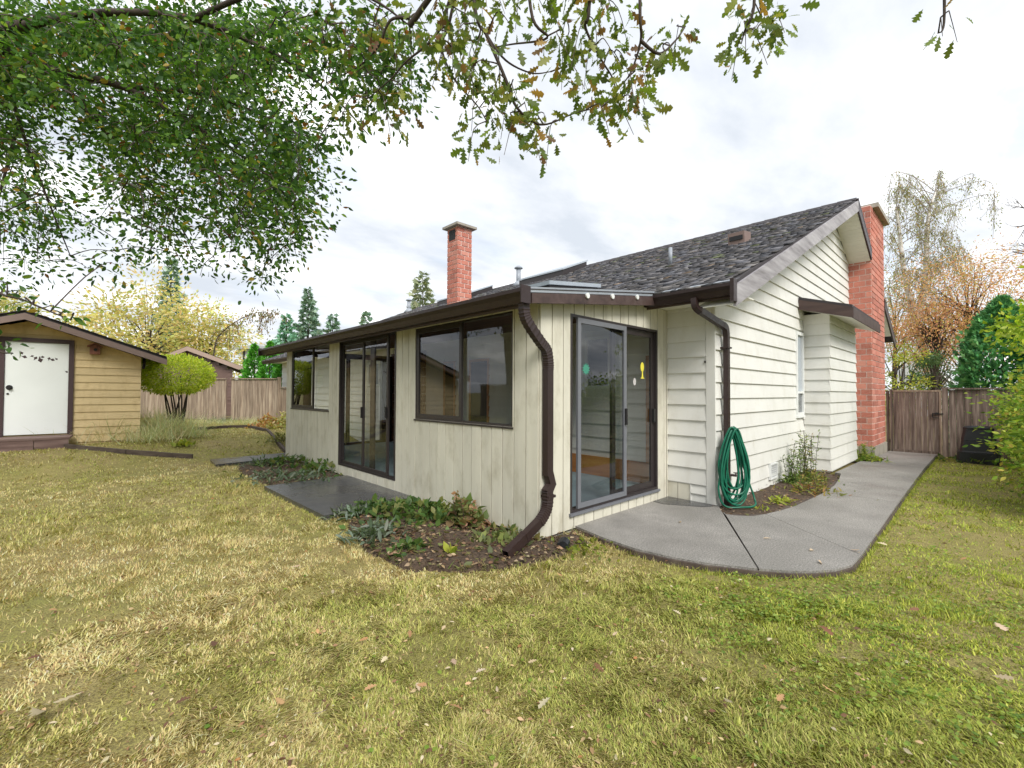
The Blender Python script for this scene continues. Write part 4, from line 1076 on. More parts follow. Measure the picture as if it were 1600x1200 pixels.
a = at(381, 548, D_ - .1); MB().tube([(a.x, a.y, 0), (a.x, a.y, a.z)], .1, 6).build('downpipe', M['dark'], hp)
a = at(392, 575, D_ - .04); b = at(395, 565, D_ - .04); MB().prism([a, (b.x, b.y, a.z), b, (a.x, a.y, b.z)], -bk * .01).build('window', M['frame'], hp)
rel(hp)
# grey house beyond the gate
D_ = 34
tri_house('grey_roof_house', 'pale grey house with light gable trim glimpsed beyond the wooden gate', 'house', at(1430, 548, D_), at(1385, 585, D_), at(1492, 600, D_), 6, -.3, M['farroof'], M['housepale'], M['farroof'], boards=False)

# right fence and gate
GX_ = 13.06
rf = thing('side_fence', 'dark weathered board fence closing the side passage beside the gate', 'fence', (GX_, -2.8, -.2))
zr_ = lambda x, y: -.19
fence_run(rf, (GX_, -2.43), (GX_, -5.6), zr_, 1.76, M['gatewood'], face=(-1, 0), seed=5)
fence_run(rf, (GX_, -1.16), (GX_, -1.24), zr_, 1.74, M['gatewood'], face=(-1, 0), cap=False, seed=6)
MB().box((GX_ - .06, -2.42, -.3), (GX_ + .06, -2.30, 1.64)).build('post', M['gatewood'], rf)
MB().box((GX_ - .05, -1.30, -.3), (GX_ + .05, -1.245, 1.60)).build('post', M['gatewood'], rf)
rel(rf)
gt = thing('wooden_gate', 'dark weathered plank gate with black latch at the end of the path', 'gate', (GX_, -1.8, -.15))
u = -1.315; random.seed(9)
while u > -2.26:
    w = min(.118, u + 2.27); MB().box((GX_ - .045 - random.uniform(0, .005), u - w + .005, -.09), (GX_ - .02, u, 1.52 + random.uniform(-.004, .004))).build('board', M['gatewood'], gt); u -= w
MB().box((GX_ - .02, -2.27, 1.52), (GX_ + .03, -1.31, 1.57)).build('top_rail', M['fence'], gt)
MB().box((GX_ - .055, -2.295, 1.528), (GX_ - .021, -1.31, 1.565)).build('top_rail', M['fence'], gt)
MB().box((GX_ - .06, -2.295, -.13), (GX_ - .046, -2.25, 1.525)).build('stile', M['fence'], gt)
MB().box((GX_ - .06, -2.248, -.13), (GX_ - .02, -1.31, -.06)).build('bottom_rail', M['gatewood'], gt)
lt = MB().box((GX_ - .075, -2.33, .93), (GX_ - .061, -2.12, .955)).build('latch', M['blackmetal'], gt)
MB().box((GX_ - .076, -2.13, .84), (GX_ - .066, -2.11, .96)).build('latch_handle', M['blackmetal'], lt)
MB().box((GX_ - .076, -2.235, .83), (GX_ - .066, -2.13, .845)).build('latch_handle', M['blackmetal'], lt)
MB().box((GX_ - .09, -2.24, .92), (GX_ - .062, -2.17, .975)).build('latch_bolt', M['blackmetal'], lt)
rel(gt)
# compost bin
cb = thing('compost_bin', 'black tapered plastic compost bin in front of the side fence', 'bin', (12.3, -2.98, -.2))
def rring(c, hx, hy, r, z, n=5):
    P = []
    for (sx, sy, a0) in ((1, 1, 0), (-1, 1, 90), (-1, -1, 180), (1, -1, 270)):
        for k in range(n):
            a = R(a0 + 90 * k / (n - 1)); P.append((c[0] + sx * (hx - r) + r * math.cos(a), c[1] + sy * (hy - r) + r * math.sin(a), z))
    return P
def loft(rings):
    mb = MB(); k = len(rings[0])
    for r_ in rings: mb.v += r_
    for i in range(len(rings) - 1):
        for j in range(k): mb.f.append([i * k + j, i * k + (j + 1) % k, (i + 1) * k + (j + 1) % k, (i + 1) * k + j])
    mb.f.append(list(range(k))[::-1]); mb.f.append([(len(rings) - 1) * k + j for j in range(k)]); return mb
c = (12.3, -2.97)
body = loft([rring(c, .38, .38, .08, -.22), rring(c, .365, .365, .08, .08), rring(c, .335, .335, .08, .085), rring(c, .32, .32, .08, .11), rring(c, .29, .29, .08, .36), rring(c, .30, .30, .08, .365), rring(c, .295, .295, .08, .385), rring(c, .255, .255, .09, .62)]).build('body', M['black'], cb)
ld = loft([rring(c, .265, .265, .12, .622), rring(c, .265, .265, .12, .66), rring(c, .21, .21, .15, .69), rring(c, .19, .19, .15, .67)]).build('lid', M['black'], cb)
MB().box((c[0] - .395, c[1] - .13, -.16), (c[0] - .36, c[1] + .13, .06)).build('hatch', M['black'], cb)
rel(cb)

# garden hose coil on the downspout
hp_ = []; turns = 14; HV = Vector((.80, -.60, 0)); HN = Vector((-.60, -.80, 0))
for i in range(turns * 28):
    th = 2 * math.pi * i / 28; k = i / (turns * 28); rk = math.sin(k * 47) * .5 + .5
    L = .78 + .20 * math.sin(k * 29) ** 2 + (.06 if k > .9 else 0); wv = .10 + .11 * rk
    s = (1 - math.cos(th)) / 2
    q = Vector((2.76, -.815, 1.0 - L * s - .02 * math.sin(k * 31))) + HV * (wv * math.sin(th) * (.42 + .85 * s) + .03 * math.sin(k * 19)) + HN * (.02 + .05 * rk + .03 * math.cos(th * .5 + k * 9) + .03 * s)
    hp_.append((q.x, q.y, max(q.z, .013)))
hs = thing('garden_hose', 'green garden hose coiled over the brown downspout by the house corner', 'hose', (2.845, -.8, 0))
MB().tube(hp_, .0125, 7).build('hose_coil', M['barerubber'], hs, True)
MB().tube(smooth([(2.74, -.86, .99), (2.60, -.80, .6), (2.52, -.76, .25), (2.55, -.82, .03), (2.70, -.98, .014), (2.90, -1.06, .016), (3.00, -1.02, .10), (2.96, -.95, .35), (2.84, -.87, .75), (2.77, -.84, .99)], 8), .0125, 7).build('hose_loop', M['barerubber'], hs, True)
MB().tube([(2.83, -.955, .16), (2.835, -.96, .32)], .014, 8).build('hose_end', M['galv'], hs, True)
rel(hs)
tp = MB().tube([(3.12, GY0 - .03, .33), (3.12, GY0 - .10, .33)], [.018, .016], 8)
tp.tube([(3.12, GY0 - .09, .33), (3.12, GY0 - .09, .36)], .008, 6); tp.tube([(3.12, GY0 - .09, .362), (3.12, GY0 - .09, .372)], .03, 10)
tag(tp.build('garden_tap', M['shedbrown'], None), 'small dark garden tap on the cream wall beside the hose', 'tap')
# black drain pipe end by the corner
dp = thing('drain_pipe', 'short black corrugated drain pipe stub in the soil by the sunroom corner', 'pipe', (-.05, -.30, -.05))
MB().tube([(-.02 + .02 * k, -.32 + .012 * k, -.02) for k in range(7)], [.06 if k % 2 else .052 for k in range(7)], 12).build('stub', M['black'], dp)
rel(dp)

# ------------------------------------------------------------------ overhanging oak
random.seed(21)
tb = at(-330, 900, 5.2); tb.z = float(gz(tb.x, tb.y)) - .05
oak = thing('oak_tree', 'large oak overhanging the lawn with green and browning lobed leaves', 'tree', tuple(tb))
fork = tb + Vector((.25, .1, 3.4)); tk = MB()
tk.tube(smooth([tb, tb + Vector((.05, .02, 1.2)), tb + Vector((.12, .05, 2.4)), fork, fork + Vector((.1, .3, 1.5)), fork + Vector((0, .5, 3))], 4),
        [.30 - .010 * i for i in range(21)], 12, cap=False); tk.build('trunk', M['bark'], oak, True)
LIMBS = [  # photo pixel and depth control points
    [(0, 68, 5.2), (70, 105, 5.2), (190, 135, 5.3), (300, 195, 5.5), (400, 260, 5.8), (470, 330, 6.1)],
    [(90, 110, 5.2), (130, 170, 5.4), (190, 230, 5.7), (260, 320, 6.0), (310, 400, 6.3)],
    [(0, 68, 5.2), (30, 190, 5.5), (70, 300, 5.8), (110, 400, 6.0)],
    [(40, 40, 5.0), (160, 20, 4.9), (300, 30, 4.9), (440, 90, 5.2), (520, 150, 5.4), (575, 210, 5.6)],
    [(300, 30, 4.9), (430, -20, 4.6), (560, -10, 4.3), (640, 40, 4.2)],
    [(190, 135, 5.3), (330, 150, 5.6), (450, 200, 6.0), (500, 240, 6.3)],
    [(30, 190, 5.5), (0, 300, 5.5), (-30, 420, 5.6)],
    [(-40, 60, 5.0), (-90, 300, 4.6), (-20, 440, 4.3), (40, 470, 4.25), (110, 500, 4.2)],
    [(-90, 300, 4.6), (-60, 500, 4.1), (-10, 545, 4.0), (20, 552, 4.0)],
    [(640, 40, 4.2), (740, -60, 3.9), (1000, -100, 3.7), (1180, -100, 3.7), (1320, -90, 3.9), (1475, -60, 4.2)],
]
BR = [   # the browning oak branches, upper middle
    [(715, -40, 4.0), (690, 62, 4.0), (668, 105, 4.0), (635, 132, 4.1), (610, 160, 4.2), (575, 190, 4.3)],
    [(640, 40, 4.2), (610, 50, 4.2), (590, 110, 4.3), (560, 140, 4.4), (510, 165, 4.5)],
    [(735, -55, 3.92), (745, 40, 3.9), (760, 90, 3.9), (790, 130, 3.9), (830, 150, 3.95), (860, 148, 4.0)],
    [(760, 90, 3.9), (790, 160, 3.9), (805, 200, 3.95), (830, 225, 4.0), (855, 230, 4.0), (900, 212, 4.0), (935, 205, 4.05)],
    [(820, -76, 3.87), (832, 40, 3.8), (855, 95, 3.85), (800, 105, 3.9), (770, 110, 3.9)],
    [(925, -92, 3.76), (920, 20, 3.75), (915, 80, 3.8), (940, 130, 3.9), (958, 160, 3.95), (965, 195, 4.0)],
    [(1000, -100, 3.7), (1000, 20, 3.7), (1001, 100, 3.8), (985, 150, 3.9), (965, 175, 3.95)],
    [(1001, 100, 3.8), (1030, 120, 3.85), (1055, 100, 3.9), (1070, 78, 3.95)],
    [(1180, -100, 3.7), (1178, 10, 3.7), (1165, 80, 3.75), (1158, 105, 3.8)],
    [(1475, -60, 4.2), (1475, 60, 4.2), (1466, 88, 4.2)],
    [(718, -42, 4.0), (702, 60, 4.0), (690, 110, 4.1), (710, 160, 4.1), (745, 200, 4.1), (760, 225, 4.05)],
]
LP = []     # dense points along limbs for attaching twigs
lm = MB()
def limb(ctrl, r0, r1, name, lst):
    P = smooth([at(*c) for c in ctrl], 6); n = len(P)
    rad = [r0 + (r1 - r0) * i / (n - 1) for i in range(n)]
    MB().tube(P, rad, 7, cap=False).build(name, M['bark'], oak, True)
    lst += [tuple(p) for p in P]
MB().tube(smooth([fork, fork.lerp(at(-60, 40, 5.1), .6) + Vector((0, 0, .2)), at(0, 68, 5.2)], 5), [.13 - .006 * i for i in range(11)], 8, cap=False).build('limb', M['bark'], oak, True)
MB().tube(smooth([fork, fork.lerp(at(-40, 20, 5.0), .6) + Vector((0, 0, .5)), at(40, 40, 5.0)], 5), [.10 - .004 * i for i in range(11)], 8, cap=False).build('limb', M['bark'], oak, True)
for k, c in enumerate(LIMBS): limb(c, [.058, .03, .026, .045, .032, .028, .02, .02, .016, .028][k], .006, 'limb', LP)
BP = []
BR = [[(x, y - 36 * min(1, max(0, (y - 20) / 60)), d) for (x, y, d) in c] for c in BR]
for c in BR: limb(c, .016, .004, 'branch', BP)
LPa = np.array(LP); BPa = np.array(BP)
GREENP = [(0, 20), (640, 20), (645, 120), (632, 205), (575, 225), (520, 190), (490, 240), (505, 285), (522, 335), (470, 375), (420, 430), (380, 415), (345, 395), (310, 430), (270, 400), (235, 392), (205, 440), (165, 410), (110, 425), (60, 410), (25, 440), (-120, 440), (-120, 20)]
EXTRA = [(-60, 430, 4.2), (0, 440, 4.2), (15, 455, 4.2), (-20, 470, 4.1), (40, 470, 4.2), (70, 480, 4.2), (95, 492, 4.2), (112, 492, 4.2), (0, 545, 4.0), (15, 540, 4.0), (-30, 520, 4.1), (5, 452, 4.3), (50, 474, 4.2)]
cents = []; tw = MB()
tries = 0
while len(cents) < 1180 and tries < 60000:
    tries += 1
    x, y = random.uniform(-110, 650), random.uniform(10, 440)
    if not pip(np.array([x]), np.array([y]), GREENP)[0]: continue
    v_ = fbm(x, y, 80, 5); lim = 130 + .42 * min(x, 380) if x < 470 else 120
    dens = 1.0 if y < lim else (.5 if y < lim + 80 else .26)
    if y < lim: dens *= .22 if v_ < .42 else 1
    else: dens *= .10 if v_ < .45 else (.6 if v_ < .52 else 1.15)
    if x > 490: dens *= .38
    if random.random() > dens: continue
    cents.append((x, y, random.uniform(4.5, 7.8) if x < 500 else random.uniform(4.3, 5.6)))
CP = []; DP = []; SZ = []; TN = []
grown = []
def sprig(c, n, sz, spread, lst, tone, hang=.35):
    c = Vector(c); P = np.array(lst) if len(grown) == 0 else np.array(lst + grown); j = int(np.argmin(np.linalg.norm(P - np.array(c), axis=1))); a = Vector(P[j])
    d = (c - a); L = d.length
    end = c + (d.normalized() if L > .01 else Vector((0, 0, -1))) * .12 + Vector((0, 0, -hang * .3))
    pth = smooth([a, a.lerp(c, .6) + Vector((random.uniform(-.05, .05), random.uniform(-.05, .05), .04)), c, end], 3)
    grown.extend([tuple(pth[-4]), tuple(c)])
    tw.tube(pth, [.008 - .0055 * i / (len(pth) - 1) for i in range(len(pth))], 3, cap=False)
    for k in range(n):
        t = random.random(); q = pth[int(len(pth) * .55 + t * (len(pth) * .45 - 1))]
        o = Vector((random.gauss(0, 1), random.gauss(0, 1), random.gauss(0, .8))) * spread
        CP.append(tuple(q + o)); DP.append(tuple(o.normalized() + Vector((random.gauss(0, .4), random.gauss(0, .4), -hang)))); SZ.append(sz * random.uniform(.5, 1.4)); TN.append(tone)
_L = np.array(LP)
cents.sort(key=lambda q: float(np.min(np.linalg.norm(_L - np.array(at(*q)), axis=1))))
for (x, y, d) in cents:
    sprig(at(x, y, d), random.randint(32, 46), .070, .14, LP, random.uniform(.7, 1.25))
for (x, y, d) in EXTRA:
    sprig(at(x, y, d), 9, .07, .06, LP, random.uniform(.8, 1.1))
ng = len(CP)
tw.build('twigs', M['twig'], oak, False, 'stuff')
cg = pick([(74, 112, 44), (98, 138, 52), (58, 92, 42), (126, 156, 64), (170, 146, 60), (130, 86, 46)], [30, 28, 22, 14, 2.5, 1.5], ng) * np.array(TN)[:, None]
scatter('crown', np.array(CP), np.array(DP), np.array(SZ), cg, leaf_template([(.0, 0), (.23, .33), (.21, .66), (0, 1)], .22, .15), M['leaf'], oak, 'stuff')
# big lobed leaves on the near branches, one object each
grown.clear()
tw = MB(); CP = []; DP = []; SZ = []; TN = []
spots = [(870, 100), (905, 95), (885, 75), (930, 85), (880, 125), (920, 130), (895, 150), (945, 110), (960, 130), (975, 140), (985, 165), (955, 190), (940, 215), (970, 215), (990, 205), (1000, 185), (925, 200), (1000, 140),
         (690, 95), (705, 120), (720, 90), (735, 125), (715, 150), (690, 130), (745, 145), (750, 105), (680, 110), (700, 75), (730, 75),
         (740, 185), (760, 200), (775, 180), (790, 215), (800, 235), (830, 250), (850, 225), (820, 210), (765, 225), (740, 250), (860, 245), (800, 180), (780, 150),
         (1060, 90), (1045, 115), (1025, 130), (1165, 95), (1180, 100), (1205, 85), (1190, 75), (1215, 72), (1470, 75), (1485, 72), (1155, 112),
         (520, 85), (545, 95), (575, 85), (600, 100), (615, 125), (545, 120), (620, 150), (590, 70), (645, 90), (655, 75), (570, 200), (600, 205), (540, 215), (625, 190)]
spots = [(x, y - 48) for (x, y) in spots] + [(690 + 20 * k + random.uniform(-8, 8), random.uniform(-40, 30)) for k in range(15)] + [(1178, -20), (1178, 5)]
for (x, y) in spots:
    dd = 3.9 if x > 660 else 4.3
    sprig(at(x, y, dd + random.uniform(-.15, .2)), random.choice([13, 15, 17]) if x < 1400 else 4, .118, .07, BP, 1.0, .8)
tw.build('twigs', M['twig'], oak, False, 'stuff')
nb_ = min(len(CP), 295)
od = sorted(range(len(CP)), key=lambda i: -SZ[i] / (Vector(CP[i]) - CAM).length)
CP = [CP[i] for i in od]; DP = [DP[i] for i in od]; SZ = [SZ[i] for i in od]
BRC = [(112, 128, 60), (96, 116, 56), (146, 150, 72), (166, 134, 70), (124, 94, 60), (122, 146, 58)]; BRW = [28, 26, 18, 6, 7, 18]
scatter('leaves', np.array(CP[nb_:]), np.array(DP[nb_:]), np.array(SZ[nb_:]), pick(BRC, BRW, len(CP) - nb_), OAK, M['leaf'], oak, 'stuff')
cb_ = pick(BRC, BRW, nb_)
OV_, OT_ = OAK
for k in range(nb_):
    y = np.array(DP[k]); y = y / np.linalg.norm(y); x = np.cross(y, RNG.normal(size=3)); x /= np.linalg.norm(x); z = np.cross(x, y)
    cur = OV_.copy(); cur[:, 2] *= random.uniform(.4, 2.2)
    P = np.array(CP[k]) + (cur[:, :1] * x + cur[:, 1:2] * y + cur[:, 2:] * z) * SZ[k]
    me = npmesh('leaf', P, OT_, np.tile(cb_[k], (len(P), 1))); me.materials.append(M['leaf']); link('leaf', me, oak)
rel(oak)

# ------------------------------------------------------------------ background trees
def grd(p): return Vector((p.x, p.y, 0))
YEL = [(230, 220, 150), (214, 210, 132), (232, 206, 150), (190, 198, 122), (222, 200, 146)]
def bt(px, py_top, py_mid, d, hw, seed, label, cols, w, n, size, name='yellowing_tree', group=None, **k):
    top, mid, rt_ = at(px, py_top, d), at(px, py_mid, d), at(px + hw, py_mid, d)
    rz = top.z - mid.z; rx = (rt_ - mid).length
    return broadleaf(name, label, (mid.x, mid.y, 0), top.z, (mid.x, mid.y, mid.z), (rx, rx, rz), n, size, cols, w, M['leaf'], group, trunk_r=.18, seed=seed, tmpl=DIAMOND, **k)
bt(232, 448, 535, 27, 92, 1, 'pale yellow autumn tree rising over the ochre shed roof', YEL, [5, 5, 3, 3, 2], 9000, .26, clump=.34)
bt(322, 478, 545, 29, 55, 2, 'lower yellow green tree spreading beside the pale yellow one', YEL, [3, 5, 2, 5, 3], 5200, .24, clump=.34)
bt(10, 462, 500, 24, 46, 3, 'yellow green tree behind the ridge of the ochre shed', YEL, [3, 5, 1, 6, 1], 2600, .22, clump=.34)
bt(135, 482, 540, 30, 40, 4, 'short yellow tree between shed ridge and tall pale tree', YEL, [4, 4, 4, 2, 3], 2600, .24, clump=.34)
CG = [(122, 152, 130), (140, 168, 146), (104, 134, 114), (158, 182, 160)]
def con(px, top, d, hw, seed, label, cols=CG, n=2600, size=.5, **k):
    t = at(px, top, d); b = at(px + hw, 600, d); c = at(px, 600, d)
    return conifer('conifer', label, (t.x, t.y, 0), t.z, (b - c).length, n, size, cols, [3, 3, 2, 2][:len(cols)], seed=seed, **k)
con(268, 398, 40, 40, 1, 'tall blue green conifer standing behind the pale yellow tree', n=4600, size=.5)
con(482, 450, 46, 42, 2, 'pointed conifer rising above the far end of the sunroom gutter', n=5600, size=.5)
con(448, 490, 43, 46, 3, 'broad blue green conifer beside the pointed one behind the hedge', [(126, 176, 148), (148, 192, 164), (112, 160, 132)], 5200, .48)
con(520, 490, 50, 36, 4, 'smaller grey green conifer beyond the sunroom roof', n=2000, size=.7)
con(661, 426, 60, 42, 5, 'lone conifer poking over the roof ridge left of the small chimney', [(138, 150, 120), (162, 170, 138), (122, 138, 116)], 2600, .95, power=.7)
con(572, 487, 66, 26, 7, 'grey green conifer tip behind the sunroom skylights', n=1200, size=.9)
# arching bare branch tree left of the hedge
bb = thing('bare_tree', 'nearly bare arching tree with drooping twigs behind the neighbour shed', 'tree', tuple(grd(at(330, 600, 26))))
mb = MB(); pth = smooth([grd(at(330, 600, 26)), at(335, 545, 26), at(352, 515, 26), at(385, 494, 26), at(412, 488, 26), at(425, 492, 26)], 5)
mb.tube(pth, [.045 - .0015 * i for i in range(len(pth))], 6, cap=False); CP = []; DP = []
random.seed(4)
for k in range(26):
    s = pth[random.randint(9, len(pth) - 1)]; e = s + Vector((random.uniform(-.9, .9), random.uniform(-.9, .9), random.uniform(-1.3, .3)))
    q = smooth([s, s.lerp(e, .5) + Vector((0, 0, .25)), e], 4); mb.tube(q, .014, 3, cap=False)
    for p in q:
        for j in range(3): CP.append(tuple(p + Vector((random.gauss(0, .1), random.gauss(0, .1), random.gauss(0, .1))))); DP.append((random.gauss(0, .5), random.gauss(0, .5), -1))
mb.build('trunk', M['twig'], bb)
scatter('crown', np.array(CP), np.array(DP), RNG.uniform(.08, .18, len(CP)), pick([(150, 140, 96), (128, 130, 84), (170, 136, 96)], [3, 3, 2], len(CP)), SIMPLE, M['leaf'], bb); rel(bb)
# clipped hedge behind the fence, far left
for k, (px, top, d, hw) in enumerate(((398, 540, 20.5, 17), (422, 536, 20.2, 17), (446, 540, 19.9, 17), (470, 542, 19.6, 17))):
    t = at(px, top, d); r_ = (at(px + hw, 600, d) - at(px, 600, d)).length
    cedar('cedar_hedge', ['bright green cedar at the neighbour shed end of the clipped row', 'bright green cedar second from the neighbour shed in the clipped row', 'bright green cedar third from the neighbour shed in the clipped row', 'bright green cedar of the clipped row half behind the sunroom'][k], (t.x, t.y, .2), t.z - .2, r_, r_, 2600, .17, [(84, 156, 46), (104, 176, 58), (66, 132, 40)], [3, 3, 2], 'bright cedars over the back fence', k)
# round clipped shrub
p = at(276, 655, 12.6); p.z = float(gz(p.x, p.y)) - .02
ctr = at(275, 586, 12.6); rx = (at(325, 585, 12.6) - ctr).length
rs = thing('round_shrub', 'clipped yellow green ball shrub on crooked stems beside the shed', 'shrub', tuple(p))
mb = MB(); random.seed(12)
for k in range(9):
    a = k * .7; e = ctr + Vector((math.cos(a) * rx * .38, math.sin(a) * rx * .38, -.05 + random.uniform(-.1, .25)))
    q = smooth([p + Vector((math.cos(a) * .05, math.sin(a) * .05, 0)), p.lerp(e, .4) + Vector((random.uniform(-.1, .1), random.uniform(-.1, .1), 0)), e], 4)
    mb.tube(q, [.035 - .003 * i for i in range(len(q))], 5, cap=False)
mb.build('stem', M['bark'], rs)
n = 10000; u = rdir(n, -.95, 1); rr = RNG.uniform(.72, 1.03, (n, 1)) * (1 + .06 * np.sin(u[:, :1] * 7) * np.cos(u[:, 1:2] * 6))
pos = np.array(ctr) + u * rr * np.array([rx, rx, rx * .63])
tone = .85 + .35 * vnoise(u[:, 0] * 3, u[:, 1] * 3 + u[:, 2], .35, 4)[:, None]
scatter('crown', pos, u + RNG.normal(size=(n, 3)) * .6, .065 * RNG.uniform(.6, 1.3, n), pick([(202, 214, 76), (184, 202, 70), (216, 222, 104), (154, 178, 60)], [4, 4, 3, 2], n) * tone, SIMPLE, M['leaf'], rs); rel(rs)

plant_later = (262, 660)
# right-hand side: birch, golden tree, tall cedars, leafy shrubs
D_ = 24
br_ = thing('birch_tree', 'white barked birch with thin weeping twigs beyond the gate', 'tree', tuple(grd(at(1462, 605, D_))))
mb = MB(); random.seed(31); tips = []
q = smooth([grd(at(1470, 605, D_)), at(1448, 560, D_), at(1428, 490, D_), at(1412, 420, D_), at(1405, 360, D_), at(1400, 325, D_)], 5)
mb.tube(q, [.24 - .008 * i for i in range(len(q))], 8, cap=False)
q2 = smooth([at(1432, 500, D_), at(1446, 440, D_), at(1448, 380, D_), at(1452, 330, D_), at(1462, 300, D_)], 5)
mb.tube(q2, [.19 - .008 * i for i in range(len(q2))], 8, cap=False)
mb.build('trunk', M['birch'], br_, True)
mb = MB(); CP = []; DP = []
for src in (q, q2):
    for k in range(34):
        s = src[random.randint(4, len(src) - 1)]; e = s + RT * random.uniform(-2.2, 2.4) + F2 * random.uniform(-1.5, 1.5) + Vector((0, 0, random.uniform(.1, 1.5)))
        e2 = e + Vector((random.uniform(-.3, .3), random.uniform(-.3, .3), -random.uniform(.6, 2.4)))
        w = smooth([s, s.lerp(e, .5) + Vector((0, 0, .25)), e, e2], 4); mb.tube(w, [.022 - .0013 * i for i in range(len(w))], 4, cap=False)
        for p in w[4:]:
            for j in range(2):
                e3 = p + Vector((random.gauss(0, .25), random.gauss(0, .25), -random.uniform(.2, .9))); mb.tube([p, e3], .007, 3, cap=False)
                for i in range(9): CP.append(tuple(p.lerp(e3, random.random()) + Vector((random.gauss(0, .1), random.gauss(0, .1), random.gauss(0, .1))))); DP.append((random.gauss(0, .5), random.gauss(0, .5), -1))
mb.build('limbs', M['palebark'], br_)
n = len(CP); scatter('crown', np.array(CP), np.array(DP), RNG.uniform(.06, .13, n), pick([(170, 172, 110), (150, 160, 96), (196, 170, 104), (140, 132, 96)], [4, 4, 2, 3], n), DIAMOND, M['leaf'], br_); rel(br_)
bt(1512, 402, 480, 22, 95, 41, 'rusty orange and gold autumn tree behind the dark cedars', [(226, 178, 128), (232, 196, 126), (214, 154, 116), (196, 190, 116), (226, 168, 134)], [4, 3, 3, 2, 3], 15000, .11, name='autumn_tree', clump=.42, droop=-2.2)
bt(1462, 470, 520, 21.5, 55, 42, 'gold and coppery weeping tree in front of the birch trunk', [(222, 168, 134), (214, 204, 120), (230, 184, 142), (210, 152, 126)], [4, 2, 3, 3], 7500, .10, name='autumn_tree', clump=.42, droop=-2.6)
bt(1462, 552, 590, 20, 34, 43, 'dark green rounded shrub at the foot of the birch', [(84, 112, 72), (104, 130, 88), (66, 92, 58)], [3, 3, 2], 2600, .12, name='evergreen_shrub')
bt(1408, 545, 600, 19, 30, 44, 'yellow green leafy shrub over the fence beside the brick chimney', [(176, 184, 76), (140, 160, 70), (200, 190, 96)], [3, 3, 2], 1800, .12, name='leafy_shrub')
bt(1398, 420, 500, 30, 52, 45, 'thin pale green tree behind the brick chimney', [(150, 164, 112), (168, 176, 128), (132, 150, 96)], [3, 3, 2], 2400, .15, name='slender_tree', clump=.5)
# bare branches far right
bz_ = thing('bare_branch_tree', 'bare grey tree with fine branches far beyond the cedars', 'tree', tuple(grd(at(1640, 600, 24)))); mb = MB(); tips = []; random.seed(8)
mb.tube(smooth([grd(at(1640, 600, 24)), at(1640, 450, 24), at(1630, 330, 24)], 4), [.16 - .01 * i for i in range(9)], 6, cap=False)
for e in ((1590, 330), (1560, 400), (1600, 280), (1585, 300), (1570, 370)):
    s = at(1632, random.uniform(330, 420), 24); branch(mb, s, at(e[0], e[1], 24) - s, 1.4, .05, 3, tips, .2, .02, (2, 3), .6)
mb.build('trunk', M['twig'], bz_); rel(bz_)
DG = [(84, 146, 88), (106, 170, 104), (66, 120, 74), (134, 190, 120)]
for k, (x, y, h, r_) in enumerate(((14.3, -3.42, 4.2, 1.02), (14.5, -4.5, 4.5, .95), (14.2, -5.9, 4.45, .9), (13.2, -5.0, 3.9, .85))):
    cedar('tall_cedar', ['dark green cedar nearest the gate in the hedge behind the side fence', 'tall dark cedar between its two neighbours behind the side fence', 'tallest dark cedar at the hedge end behind the side fence', 'dark cedar standing on the garden side of the side fence'][k], (x, y, -.2), h, r_, r_, 11000, .16, DG, [4, 3, 3, 2], 'dark cedars behind the side fence', 20 + k)
LG = [(150, 178, 70), (126, 158, 58), (176, 190, 84), (96, 130, 52), (190, 176, 84)]
SH = [(11.6, -4.05, 1.55, .55, .8), (10.2, -4.25, 1.9, .7, .85), (8.6, -4.35, 2.0, .75, .85), (7.0, -4.3, 1.7, .72, .8), (5.6, -4.25, 1.5, .66, .75)]
labs = ['feathery light green shrub spilling beside the compost bin', 'tall loose shrub second along the boundary from the compost bin', 'bushy yellow green shrub midway along the boundary bed', 'leafy bright green shrub on the boundary facing the bay wall', 'low spreading green shrub at the open end of the boundary bed']
for k, (x, y, h, r_, q) in enumerate(SH):
    broadleaf('boundary_shrub', labs[k], (x, y, float(gz(x, y)) - .03), 2.0, (x, y + .1, h * .52), (r_ * 1.2, r_, h * .55), 6500, .08, LG, [4, 4, 3, 3, 1], M['leaf'], 'shrubs along the right boundary', trunk_r=.035, seed=60 + k, clump=.4, shell=.35)
p = at(1690, 640, 7.5); tl = broadleaf('boundary_sapling', 'taller sapling with bright yellow green leaves reaching over the shrubs', (p.x, p.y, -.15), 3.2, tuple(at(1650, 490, 7.5)), (.6, .6, .85), 800, .10, [(170, 196, 60), (146, 180, 54), (196, 206, 84)], [3, 3, 2], M['leaf'], None, trunk_r=.03, seed=71, clump=.4)

